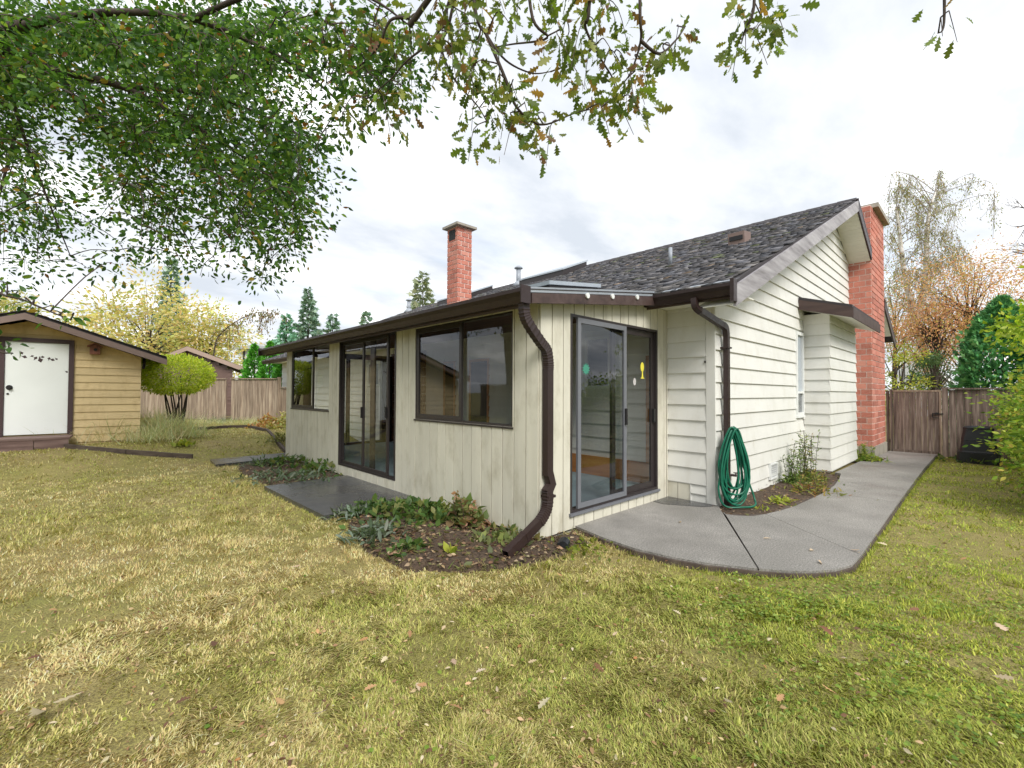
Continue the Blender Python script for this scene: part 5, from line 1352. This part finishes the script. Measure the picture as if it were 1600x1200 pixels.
# what stands behind the viewer and shows only as reflections in the glass
GRT = [(96, 128, 66), (120, 150, 78), (80, 110, 58)]
for k, (x, y, h, r_, lb) in enumerate(((-13, 3, 6.5, 2.6, 'broad green garden tree across the lawn from the sunroom windows'), (-14, 9, 5.5, 2.3, 'rounded green tree beyond the lawn opposite the sliding door'), (-12, -4, 7.0, 2.8, 'tall green tree behind the lawn facing the sunroom corner'), (-4, -13, 6.5, 2.6, 'leafy tree beyond the lawn facing the sunroom end door'), (3, -16, 8.0, 3.0, 'tall leafy tree behind the boundary facing the gable'))):
    broadleaf('garden_tree', lb, (x, y, -.1), h, (x, y, h * .62), (r_, r_, h * .38), 2600, .32, GRT, [3, 3, 2], M['leaf'], 'trees round the rest of the garden', trunk_r=.16, seed=90 + k, clump=.35, tmpl=DIAMOND)
for k, (x, y, lb) in enumerate(((-1.5, -9, 'low boundary hedge section beyond the lawn facing the end door'), (1.2, -9, 'low boundary hedge section facing the gable corner'), (-10, 0, 'low hedge section across the lawn facing the big window'), (-10, 4, 'low hedge section across the lawn facing the sliding door'))):
    cedar('low_hedge', lb, (x, y, -.1), 2.0, 1.5, 1.5, 2200, .22, DG, [4, 3, 3, 2], 'low hedges round the garden', 80 + k)
lf = thing('boundary_fence', 'plain board fence across the lawn from the sunroom windows', 'fence', (-11.5, 3, 0))
fence_run(lf, (-11.5, -9), (-11.5, 15), lambda x, y: -.1, 1.9, M['fence'], bw=.28, face=(1, 0), seed=15); rel(lf)
nh = thing('neighbour_house', 'grey roofed bungalow across the boundary facing the sunroom end', 'house', (1, -14, 0))
MB().box((-5, -19, -.2), (7, -12, 2.6)).build('wall', M['housepale'], nh)
MB().prism([(-5.6, -11.4, 2.55), (-5.6, -15.5, 4.6), (-5.6, -19.6, 2.55)], (13.2, 0, 0)).build('roof', M['asphalt'], nh)
for x in (-3, 1, 4.5): MB().box((x, -12.03, .9), (x + 1.4, -11.99, 2.1)).build('window', M['dark'], nh)
rel(nh)

# ------------------------------------------------------------------ bed planting
def plant(name, label, p, n, length, cols, w, tmpl=SIMPLE, wid=1.0, spread=.5, stems=0, group=None, cat='plant', zr=(.15, 1.0), h=None, mat=None, seed=0, stemh=.5):
    """rosette or tuft: leaves fan out from a base; optional upright stems with leaves along them"""
    random.seed(seed); p = Vector(p); t = thing(name, label, cat, tuple(p), group)
    pos = np.array(p) + RNG.normal(size=(n, 3)) * np.array([spread * .38, spread * .38, 0]) + np.array([0, 0, .01])
    if h: pos[:, 2] += RNG.uniform(0, h, n) * np.exp(-((pos[:, 0] - p.x) ** 2 + (pos[:, 1] - p.y) ** 2) / (spread * .55) ** 2)
    d = rdir(n, *zr); tm = (tmpl[0] * np.array([wid, 1, 1]), tmpl[1])
    up = np.tile(np.array([0, 0, 1.]), (n, 1)) + RNG.normal(size=(n, 3)) * .4
    scatter('foliage', pos, d, length * RNG.uniform(.55, 1.25, n), pick(cols, w, n), tm, mat or M['leaf'], t, nup=up)
    if stems:
        mb = MB(); CP = []; DP = []
        for k in range(stems):
            a = random.uniform(0, 6.28); b = p + Vector((math.cos(a), math.sin(a), 0)) * random.uniform(0, spread * .5)
            hh = stemh * random.uniform(.6, 1.1); e = b + Vector((random.uniform(-.12, .12), random.uniform(-.12, .12), hh))
            q = smooth([b, b.lerp(e, .5) + Vector((random.uniform(-.03, .03), random.uniform(-.03, .03), 0)), e], 5); mb.tube(q, .004, 4, cap=False)
            for s_ in q[1:]:
                for j in range(4): CP.append(tuple(s_ + Vector((random.gauss(0, .012), random.gauss(0, .012), random.gauss(0, .03))))); DP.append((random.gauss(0, 1), random.gauss(0, 1), random.uniform(-.1, .8)))
        mb.build('stem', M['twig'], t); CP = np.array(CP)
        scatter('leaves', CP, np.array(DP), length * .6 * RNG.uniform(.4, 1.1, len(CP)), pick(cols, w, len(CP)), tm, mat or M['leaf'], t)
    rel(t); return t
SIL = [(116, 128, 108), (142, 156, 140), (98, 116, 92), (86, 104, 76)]
GRN = [(86, 116, 60), (110, 138, 72), (70, 98, 52), (134, 140, 84)]
YGR = [(170, 180, 70), (150, 166, 64), (190, 190, 90)]
def gp(px, py, up=.0):
    r = F2 + RT * ((px - 800) / FPX) + U2 * ((600 - py) / FPX); z = -.03
    for _ in range(4):
        t = (z - CAM.z) / r.z; q = CAM + r * t; z = float(gz(q.x, q.y)) + .02
    return Vector((q.x, q.y, z + up))
LONG = leaf_template([(.0, 0), (.10, .2), (.13, .55), (.08, .85), (.0, 1.0)], .3, .35)
plant('silver_plant', 'silvery leaved plant spilling over the corner of the damp slab', gp(548, 808), 130, .11, SIL, [3, 3, 2, 2], LONG, 1, .34, seed=1, h=.14, group='silver bed plants')
plant('silver_plant', 'large silver grey plant at the lawn edge of the soil bed', gp(580, 842), 190, .125, SIL, [3, 4, 2, 1], LONG, 1.0, .36, seed=2, h=.13, group='silver bed plants')
plant('silver_plant', 'silvery plant beside the far edge of the damp slab', gp(478, 752), 170, .12, SIL, [3, 3, 3, 2], LONG, 1, .62, seed=3, h=.16, group='silver bed plants')
plant('silver_plant', 'silver grey plant in the middle bed near the lawn', gp(420, 750), 150, .12, SIL, [3, 3, 3, 2], LONG, 1, .55, seed=4, h=.16, group='silver bed plants')
plant('silver_plant', 'silvery plant next to the narrow walkway slab', gp(412, 728), 150, .12, SIL, [2, 2, 3, 3], LONG, 1, .55, seed=5, h=.16, group='silver bed plants')
plant('ground_cover', 'mixed green groundcover in the middle of the corner bed', gp(635, 808), 330, .10, GRN, [3, 3, 2, 2], SIMPLE, 1.3, .65, seed=6, h=.20, cat='groundcover')
plant('ground_cover', 'leafy green groundcover close to the sunroom wall', gp(690, 812), 260, .09, GRN, [3, 3, 2, 2], SIMPLE, 1.3, .55, seed=7, h=.20, cat='groundcover')
plant('ground_cover', 'dark green creeping groundcover behind the silver plant', gp(590, 800), 200, .09, GRN, [2, 2, 4, 1], SIMPLE, 1.3, .5, seed=8, h=.14, cat='groundcover')
plant('ground_cover', 'low green groundcover along the wall between the two slabs', gp(505, 738), 240, .12, GRN, [3, 3, 2, 2], SIMPLE, 1.2, .8, seed=9, h=.22, cat='groundcover')
plant('ground_cover', 'patchy groundcover beside the walkway slab by the sunroom end', gp(455, 727), 200, .12, GRN, [2, 3, 2, 2], SIMPLE, 1.2, .8, seed=10, h=.2, cat='groundcover')
plant('fading_plant', 'green plant with pinkish brown fading leaves against the board wall', gp(728, 822), 130, .12, [(150, 128, 92), (190, 150, 120), (110, 128, 74), (132, 138, 84)], [2, 2, 3, 3], SIMPLE, 1.4, .32, seed=11, h=.30, stems=5, stemh=.34)
plant('bright_weed', 'single bright yellow green weed rosette in bare soil', gp(702, 868), 12, .11, YGR, [3, 3, 2], SIMPLE, 1.2, .08, seed=12)
plant('small_weed', 'small grey green weed beside the bright rosette', gp(640, 862), 60, .10, GRN, [3, 3, 2, 2], SIMPLE, 1.2, .22, seed=13, h=.06)
plant('creeping_weed', 'pale creeping weed in front of the downspout spout', gp(770, 852), 90, .09, [(120, 130, 84), (140, 150, 88), (104, 112, 70)], [3, 2, 2], SIMPLE, 1.1, .45, seed=14, h=.05)
plant('creeping_weed', 'straggling weed between fading plant and downspout', gp(790, 836), 80, .09, [(110, 126, 70), (150, 146, 88), (104, 112, 70)], [3, 2, 2], SIMPLE, 1.1, .45, seed=15, h=.06)
plant('moss_patch', 'low bright moss and weeds beside the edge of the path', gp(915, 858), 160, .05, [(120, 136, 44), (146, 150, 60), (96, 110, 40)], [3, 3, 2], SIMPLE, 1.4, .5, seed=16, h=.02, cat='moss')
# beside the gable wall
plant('tall_perennial', 'tall leafy perennial with dry flower stalks in the corner by the bay', gp(1262, 752), 180, .11, [(124, 146, 70), (160, 170, 84), (98, 124, 64), (176, 150, 90)], [4, 3, 3, 1], LONG, 1, .42, seed=21, stems=16, stemh=.78, h=.15)
plant('tall_perennial', 'leafy upright perennial between vent and taller stalks', gp(1238, 757), 130, .10, [(112, 140, 72), (140, 160, 84), (92, 118, 62)], [4, 3, 3], LONG, 1, .35, seed=22, stems=11, stemh=.55, h=.12)
plant('dry_perennial', 'drying yellow and rust perennial spilling towards the path', gp(1272, 772), 150, .10, [(180, 160, 90), (150, 150, 80), (170, 124, 84), (122, 134, 70)], [3, 3, 2, 3], LONG, 1, .55, seed=23, stems=8, stemh=.3, h=.14)
plant('golden_weed', 'small golden green weed in bare soil beside the path', gp(1222, 788), 60, .11, YGR, [3, 2, 3], LONG, 1, .22, seed=24, h=.05)
plant('golden_weed', 'tiny golden weed in the soil near the hose', gp(1190, 798), 30, .08, YGR, [3, 2, 3], LONG, 1, .16, seed=25)
plant('chimney_plant', 'yellow green leafy clump at the foot of the brick chimney', gp(1352, 722), 240, .13, [(150, 176, 74), (180, 186, 90), (118, 150, 64)], [3, 3, 3], LONG, 1, .5, seed=26, stems=9, stemh=.5, h=.2)
plant('fence_weed', 'small leafy weed growing against the gate post', gp(1477, 703), 40, .12, GRN, [3, 3, 2, 2], SIMPLE, 1.3, .2, seed=27, h=.2)
plant('bin_weed', 'low green weeds at the foot of the compost bin', gp(1520, 722), 140, .12, GRN, [3, 4, 2, 2], SIMPLE, 1.3, .8, seed=28, h=.08)
# ornamental grass bed by the shed, with timber edging
BLADE = (np.array([(-.03, 0, 0), (.03, 0, 0), (.02, .5, .03), (-.02, .5, .03), (0, 1, -.12)], float), np.array([(0, 1, 2), (0, 2, 3), (3, 2, 4)]))
OG = [(214, 216, 176), (196, 206, 160), (226, 220, 186), (172, 186, 140), (212, 196, 160)]
og_l = ['pale grass clump at the timber step end of the shed bed', 'tall feathery grass clump beside the shed door frame', 'pale grass clump under the birdhouse in the shed bed', 'feathery grass clump in front of the shed corner', 'pale spreading grass clump at the round shrub end of the bed', 'loose pale grass clump at the open corner of the shed bed', 'grey green grass clump behind the shed bed edging']
for k, (px, py, hh) in enumerate(((128, 690, .45), (150, 686, .62), (182, 688, .5), (215, 684, .6), (250, 683, .62), (282, 684, .58), (238, 690, .4))):
    plant('ornamental_grass', og_l[k], gp(px, py), 420, hh * 1.15, OG, [3, 3, 3, 2, 2], BLADE, .32, .62, seed=40 + k, group='pale grasses by the shed', cat='grass clump', zr=(.5, 1.0), h=.18)
plant('shrub_undergrowth', 'tangled olive undergrowth round the stems of the clipped ball shrub', gp(262, 664), 420, .22, [(128, 132, 84), (150, 148, 100), (108, 116, 70), (164, 150, 112)], [3, 3, 2, 2], BLADE, 1.6, .8, seed=49, h=.45, cat='undergrowth', zr=(.2, 1))
plant('yellow_herb', 'small bright yellow green herb at the end of the shed bed', gp(288, 690), 90, .12, YGR, [3, 3, 2], SIMPLE, 1.2, .25, seed=50, h=.12)
def edging(label, pts):
    e = thing('timber_edging', label, 'edging', tuple(gp(*pts[0])))
    for a, b in zip(pts[:-1], pts[1:]):
        p, q = gp(*a), gp(*b); n = Vector((q.y - p.y, p.x - q.x, 0)).normalized() * .07
        MB().prism([p + Vector((0, 0, -.1)), q + Vector((0, 0, -.1)), q + Vector((0, 0, .07)), p + Vector((0, 0, .07))], n).build('edge_board', M['edging'], e)
    rel(e)
edging('dark timber edging along the pale grass bed by the shed', [(104, 699), (200, 698), (302, 695)])
edging('dark edging of the narrow bed under the back fence', [(300, 672), (352, 668), (402, 667)])
edging('dark edging round the corner bed by the far sunroom end', [(392, 668), (420, 674), (450, 686)])
plant('rusty_shrub', 'low rusty orange shrub in the corner bed near the far sunroom end', gp(418, 668), 300, .13, [(200, 150, 96), (176, 128, 84), (206, 176, 112), (150, 150, 90)], [4, 3, 2, 1], SIMPLE, 1, .6, seed=51, h=.42, cat='shrub')
plant('pale_shrub', 'pale yellow green shrub in the corner bed by the sunroom', gp(444, 668), 300, .13, [(196, 192, 120), (170, 176, 104), (206, 190, 140)], [3, 3, 2], SIMPLE, 1, .7, seed=52, h=.5, cat='shrub')
plant('low_shrub', 'low olive green mound at the edge of the corner bed', gp(440, 680), 240, .10, [(130, 134, 78), (112, 116, 66), (156, 150, 96)], [3, 3, 2], SIMPLE, 1, .5, seed=53, h=.25, cat='shrub')
fb = [('pale_tuft', 'pale dry grass tuft under the back fence near the round shrub', 318, 663), ('pale_tuft', 'grey green leafy tuft below the lattice gap in the fence', 345, 661), ('pale_tuft', 'straw coloured tuft between lattice gap and rusty shrub', 378, 663), ('pale_tuft', 'loose pale tuft at the foot of the fence beside the rusty shrub', 400, 663)]
for k, (nm, lb, px, py) in enumerate(fb):
    plant(nm, lb, gp(px, py), 220, .30, OG if k != 1 else SIL, [3, 3, 2, 2, 2][:5 if k != 1 else 4], BLADE, .5, .9, seed=60 + k, h=.1, zr=(.3, 1))

# leaf litter and debris in the beds
n = 2600; pts = []
for poly, m in ((BED_A, 1500), (BED_B, 600), (BED_C, 350), (BED_D, 100)):
    P = np.array(poly); q = RNG.uniform(P.min(0), P.max(0), (m * 3, 2)); q = q[pip(q[:, 0], q[:, 1], poly)][:m]; pts.append(q)
q = np.concatenate(pts); n = len(q)
pos = np.stack([q[:, 0], q[:, 1], gz(q[:, 0], q[:, 1]) + .045 + RNG.uniform(0, .02, n)], -1)
o = scatter('leaf_litter', pos, rdir(n, -.25, .35), RNG.uniform(.03, .075, n), pick([(120, 92, 70), (150, 124, 96), (84, 64, 50), (168, 150, 122), (104, 100, 60)], [4, 3, 4, 2, 2], n), SIMPLE, M['litter'], None, 'stuff', nup=np.tile([0, 0, 1.], (n, 1)) + RNG.normal(size=(n, 3)) * .5)
o['label'] = 'brown leaf litter over the soil of the flower beds'; o['category'] = 'leaf litter'

# ------------------------------------------------------------------ grass
HOUSE_FP = [(-.03, -.06), (2.6, -.06), (2.6, -.7), (6.7, -.7), (6.7, -1.15), (9.2, -1.15), (9.2, -.7), (11, -.7), (11, -1.2), (13.05, -1.2), (13.05, 17.3), (2.6, 17.3), (2.6, 7.95), (-.03, 7.95)]
PATH_FP = [(.52, 0), (.40, -.45), (.355, -.85), (.395, -1.17), (.49, -1.48), (.66, -1.80), (.83, -2.03), (.99, -2.17), (1.18, -2.29), (1.40, -2.365), (4.6, -2.335), (9.0, -2.28), (13.0, -2.23), (13.05, -.6), (2.0, -.1)]
SLAB1 = [(-1.37, 4.55), (-1.33, 2.19), (.05, 2.3), (.05, 4.6)]; SLAB2 = [(-1.5, 7.37), (2.5, 7.9), (2.5, 8.45), (-1.44, 8.34)]
SHED_FP = [tuple(sp(UL, 0, .03).xy), tuple(sp(UR, 0, .03).xy), tuple(sp(UR, 0, -3.2).xy), tuple(sp(UL, 0, -3.2).xy)]
STEP_FP = [tuple(sp(-1.28, 0, .05).xy), tuple(sp(.12, 0, .05).xy), tuple(sp(.12, 0, .82).xy), tuple(sp(-1.28, 0, .82).xy)]
def lawnmask(x, y):
    m = np.ones(len(x), bool)
    for p in (HOUSE_FP, PATH_FP, SLAB1, SLAB2, BED_C, BED_D, SHED_FP, STEP_FP): m &= ~pip(x, y, p)
    for p in (BED_A, BED_B):
        jx = x + RNG.normal(size=len(x)) * .05; jy = y + RNG.normal(size=len(x)) * .05; m &= ~pip(jx, jy, p)
    return m
def lawn_points(N, r0, r1, jit=.0):
    a = YAW + RNG.uniform(-1.15, 1.15, N); r = r0 * np.exp(RNG.uniform(0, 1, N) * math.log(r1 / r0))
    x = CAM.x + np.sin(a) * r; y = CAM.y + np.cos(a) * r; k = lawnmask(x, y) & (y > -4.3 - 0 * x) & (x < 13)
    return x[k], y[k], r[k]
def ground_z(x, y):
    return gz(x, y) + (fbm(x, y, 1.6, 3) - .5) * .05
def grasscol(x, y, n):
    dry = fbm(x, y, 1.5, 21) * .6 + fbm(x, y, .35, 22) * .4
    side = sstep(-2.2, -3.6, y - .9 * x - 1.2) * sstep(-1.6, .4, x)   # mossy strip near the right boundary
    left = sstep(1.5, -1.5, x) * sstep(-1.0, 2.5, y) * sstep(9.5, 6.5, y) * .16
    f = np.clip((dry - .42 + left - side * .12) * 2.8 + .02 + RNG.normal(size=n) * .30, 0, 1)[:, None]
    g = pick([(156, 158, 80), (142, 148, 68), (178, 176, 100), (116, 128, 54), (112, 92, 60)], [4, 4, 3, 2, 1.6], n, .28)
    tn = pick([(216, 196, 144), (200, 180, 128), (228, 210, 164), (172, 148, 106), (124, 98, 68)], [4, 4, 2, 2, 1.5], n, .25)
    ms = pick([(146, 156, 58), (166, 174, 70), (116, 130, 46), (196, 196, 92)], [4, 3, 3, 1], n, .28)
    c = g * (1 - f) + tn * f; s = side[:, None]
    return np.minimum((c * (1 - s) + (ms * (1 - f * .4) + tn * f * .4) * s) * 1.2, .75)
x, y, r = lawn_points(740000, 1.25, 24); n = len(x); near = r < 4.0
_sd = sstep(-2.2, -3.6, y - .9 * x - 1.2) * sstep(-1.6, .4, x)
bare = ((fbm(x, y, .5, 51) > .66 - .05 * _sd) & (RNG.uniform(0, 1, n) < .8)) | ((fbm(x, y, .12, 52) > .66) & (RNG.uniform(0, 1, n) < .45 + .3 * _sd)); x, y, r, near = x[~bare], y[~bare], r[~bare], near[~bare]; n = len(x)
clump = fbm(x, y, .16, 31); hgt = (.012 + .020 * clump + RNG.uniform(-.006, .014, n)) * (1 + .05 * np.minimum(r, 8))
hgt *= .75 + .75 * sstep(.45, .8, fbm(x, y, .3, 33))
wid = .0015 * (1 + .42 * r) * RNG.uniform(.7, 1.3, n)
a = fbm(x, y, .22, 61) * 14 + RNG.normal(size=n) * 1.1; lean = RNG.uniform(.3, 1.3, n) + .9 * sstep(.5, .75, fbm(x, y, .4, 62))
pos = np.stack([x, y, ground_z(x, y) - .006], -1); ld = np.stack([np.cos(a), np.sin(a), 0 * a], -1); sd_ = np.stack([-np.sin(a), np.cos(a), 0 * a], -1)
up = np.array([0, 0, 1.]); col = grasscol(x, y, n)
def blades(k, two):
    p, w, h, L, l, s = pos[k], wid[k, None], hgt[k, None], lean[k, None], ld[k], sd_[k]; m = len(p)
    if two:
        V = np.stack([p - s * w, p + s * w, p + s * w * .8 + up * h * .6 + l * h * L * .35, p - s * w * .8 + up * h * .6 + l * h * L * .35, p + up * h * .85 + l * h * L], 1)
        T = np.array([(0, 1, 2), (0, 2, 3), (3, 2, 4)])
    else:
        V = np.stack([p - s * w, p + s * w, p + up * h * .9 + l * h * L * .8], 1); T = np.array([(0, 1, 2)])
    kv = V.shape[1]
    return V.reshape(-1, 3), (T[None] + (np.arange(m) * kv)[:, None, None]).reshape(-1, 3), np.repeat(col[k], kv, 0)
for k, two in ((near, True), (~near, False)):
    V, T, C_ = blades(k, two); me = npmesh('lawn_grass', V, T, C_); me.materials.append(M['grass'])
    o = link('lawn_grass', me, None, 'stuff'); o['label'] = 'short patchy lawn grass, part green and part dry' if two else 'short yellow green lawn grass away from the house corner'; o['category'] = 'grass'
def fringe(lines, n, label, off=(-.012, .05), size=(.03, .075)):
    P = []; L = []; tot = sum((Vector(b) - Vector(a)).length for l in lines for a, b in zip(l[:-1], l[1:]))
    for l in lines:
        for a, b in zip(l[:-1], l[1:]):
            a, b = Vector(a), Vector(b); m = max(1, int(n * (b - a).length / tot)); d = (b - a).normalized(); nn = Vector((d.y, -d.x))
            for k in range(m):
                if fbm(a.x + d.x * k * .01, a.y + d.y * k * .01 + k * .003, .25, 71) < .36: continue
                q = a.lerp(b, random.random()) - nn * -random.uniform(*off); P.append((q.x, q.y, float(ground_z(q.x, q.y)) - .005)); L.append((-nn.x * .5 + random.gauss(0, .5), -nn.y * .5 + random.gauss(0, .5), random.uniform(.35, 1.1)))
    P = np.array(P); m = len(P); c = grasscol(P[:, 0], P[:, 1], m)
    o = scatter('edge_grass', P, np.array(L), RNG.uniform(size[0], size[1], m), c, (BLADE[0] * np.array([1.6, 1, 1]), BLADE[1]), M['grass'], None, 'stuff'); o['label'] = label; o['category'] = 'grass'
fringe([EDGE[:13]], 5200, 'grass blades creeping over the edge of the concrete path')
fringe([[(-1.33, 4.54), (-1.30, 2.22), (-.9, 2.25)], [(-1.43, 8.32), (-1.47, 7.39), (-.2, 7.55)]][0:1] + [[(-1.47, 8.3), (-1.47, 7.39), (-1.0, 7.45)]], 1500, 'grass blades creeping over the edges of the damp slabs')
q = RNG.uniform((-1.5, -.45), (.5, 2.3), (9000, 2)); q = q[pip(q[:, 0], q[:, 1], BED_A)]; v_ = fbm(q[:, 0], q[:, 1], .3, 73); dB = np.min([segd(q[:, 0], q[:, 1], BED_A[i], BED_A[i + 1]) for i in range(2, 9)], 0)
q = q[RNG.uniform(0, 1, len(q)) < np.clip((v_ - .42) * 2.2, 0, .5) + .6 * np.exp(-dB / .09)]; m = len(q)
pos_ = np.stack([q[:, 0], q[:, 1], gz(q[:, 0], q[:, 1]) + .02], -1)
o = scatter('bed_weeds', pos_, rdir(m, .1, .9), RNG.uniform(.04, .11, m), pick([(120, 112, 72), (150, 136, 92), (110, 122, 64), (96, 84, 58), (136, 146, 80)], [3, 3, 3, 2, 2], m, .25), (BLADE[0] * np.array([1.5, 1, 1]), BLADE[1]), M['grass'], None, 'stuff'); o['label'] = 'scrubby weeds and dry stems in the corner bed'; o['category'] = 'weeds'
# clover and small weeds on the right
x, y, r = lawn_points(130000, 1.3, 12); side = sstep(-2.0, -3.4, y - .9 * x - 1.2) * sstep(-1.8, .2, x)
k = (RNG.uniform(0, 1, len(x)) < side * (.12 + .8 * sstep(.42, .66, fbm(x, y, .4, 41))) + .004); x, y = x[k], y[k]; n = len(x)
CLOV = leaf_template([(.0, 0), (.34, .3), (.42, .62), (.24, .95), (.0, .88)], .12, .1)
pos = np.stack([x, y, ground_z(x, y) + RNG.uniform(.012, .04, n)], -1)
o = scatter('clover', pos, rdir(n, -.15, .4), RNG.uniform(.012, .028, n), pick([(136, 162, 66), (158, 180, 78), (112, 140, 58), (178, 196, 108)], [4, 3, 3, 2], n), CLOV, M['leaf'], None, 'stuff', nup=np.tile([0, 0, 1.], (n, 1)) + RNG.normal(size=(n, 3)) * .35)
o['label'] = 'clover and small weeds in the mossy lawn by the boundary'; o['category'] = 'clover'
# dead leaf crumbs and twigs
x, y, r = lawn_points(3400, 1.4, 12); n = len(x); pos = np.stack([x, y, ground_z(x, y) + RNG.uniform(.012, .03, n)], -1)
o = scatter('leaf_crumbs', pos, rdir(n, -.2, .3), RNG.uniform(.012, .038, n), pick([(190, 164, 124), (150, 116, 84), (110, 80, 60), (206, 190, 160), (170, 120, 76)], [4, 3, 3, 2, 1], n), SIMPLE, M['litter'], None, 'stuff', nup=np.tile([0, 0, 1.], (n, 1)) + RNG.normal(size=(n, 3)) * .5)
o['label'] = 'small scraps of dead leaf scattered through the lawn'; o['category'] = 'leaf scraps'
# fallen oak leaves, each its own
FALL = [(50, 1116, .13, 0), (132, 1090, .10, 0), (158, 1074, .09, 0), (655, 1090, .06, 0), (712, 1048, .055, 0), (595, 1045, .05, 0), (690, 993, .05, 0), (760, 1055, .05, 0), (650, 1080, .05, 1), (590, 1080, .055, 1), (512, 1118, .06, 0), (250, 1030, .05, 2), (420, 1045, .045, 2),
        (310, 822, .05, 0), (455, 892, .06, 0), (275, 945, .05, 0), (365, 965, .05, 0), (495, 990, .05, 1), (1040, 880, .05, 2), (1100, 1075, .06, 0), (1130, 1100, .05, 0), (1225, 1095, .06, 1), (1310, 1095, .06, 1), (1550, 1065, .07, 0), (1370, 853, .07, 0), (1330, 868, .06, 0), (1385, 880, .05, 1), (1555, 980, .10, 0),
        (1280, 985, .09, 2), (965, 995, .05, 0), (840, 1040, .05, 0), (880, 905, .05, 1), (1050, 960, .05, 0), (730, 930, .05, 2), (560, 1010, .05, 1), (330, 1010, .06, 2), (90, 960, .05, 1), (200, 905, .05, 2), (520, 935, .05, 0), (640, 1005, .06, 1), (945, 1060, .06, 2), (1200, 1010, .05, 0), (1420, 960, .06, 2), (1500, 880, .06, 1), (40, 1040, .05, 2), (1455, 1030, .05, 1), (700, 1112, .06, 1), (860, 1100, .07, 0), (430, 1100, .06, 1), (300, 1100, .06, 2),
        (1062, 867, .06, 2), (1020, 869, .06, 2), (975, 840, .05, 2), (1395, 900, .06, 2), (1410, 840, .06, 0), (1545, 940, .06, 1)]
fc = [[(204, 184, 156), (188, 168, 138)], [(176, 136, 96), (190, 148, 106)], [(126, 88, 64), (108, 76, 58)]]
fl = ['pale tan fallen oak leaf lying on the lawn', 'light brown fallen oak leaf lying on the lawn', 'dark brown fallen oak leaf lying on the lawn']
fv, ft = OAK
def fallen(p, s, kind, label, group, zoff=.03):
    a = random.uniform(0, 6.28); t = np.array([math.cos(a), math.sin(a), random.uniform(-.1, .2)]); t /= np.linalg.norm(t)
    u = np.array([random.gauss(0, .3), random.gauss(0, .3), 1]); xx = np.cross(t, u); xx /= np.linalg.norm(xx); zz_ = np.cross(xx, t)
    V = fv.copy(); V[:, 2] *= random.uniform(-2.4, 2.2); V[:, 0] *= random.uniform(.85, 1.2)
    me = npmesh('fallen_leaf', (V[:, :1] * xx + V[:, 1:2] * t + V[:, 2:] * zz_) * s, ft, np.tile(pick(fc[kind], [1, 1], 1), (len(V), 1))); me.materials.append(M['litter'])
    o = link('fallen_leaf', me); o.location = (p.x, p.y, p.z + zoff); tag(o, label, 'leaf', group)
random.seed(77)
for (px, py, s, k) in FALL: fallen(gp(px, py), s * 1.15, k, fl[k], 'fallen leaves on the lawn', .012 + .02)
for (px, py) in ((1064, 818), (1205, 843), (1265, 862), (1285, 883), (1328, 860)):
    q = CAM + (F2 + RT * ((px - 800) / FPX) + U2 * ((600 - py) / FPX)) * (1.45 / -(F2 + RT * ((px - 800) / FPX) + U2 * ((600 - py) / FPX)).z); fallen(q, .07, 0, 'pale dry leaf lying on the concrete path', 'fallen leaves on the path', .012)
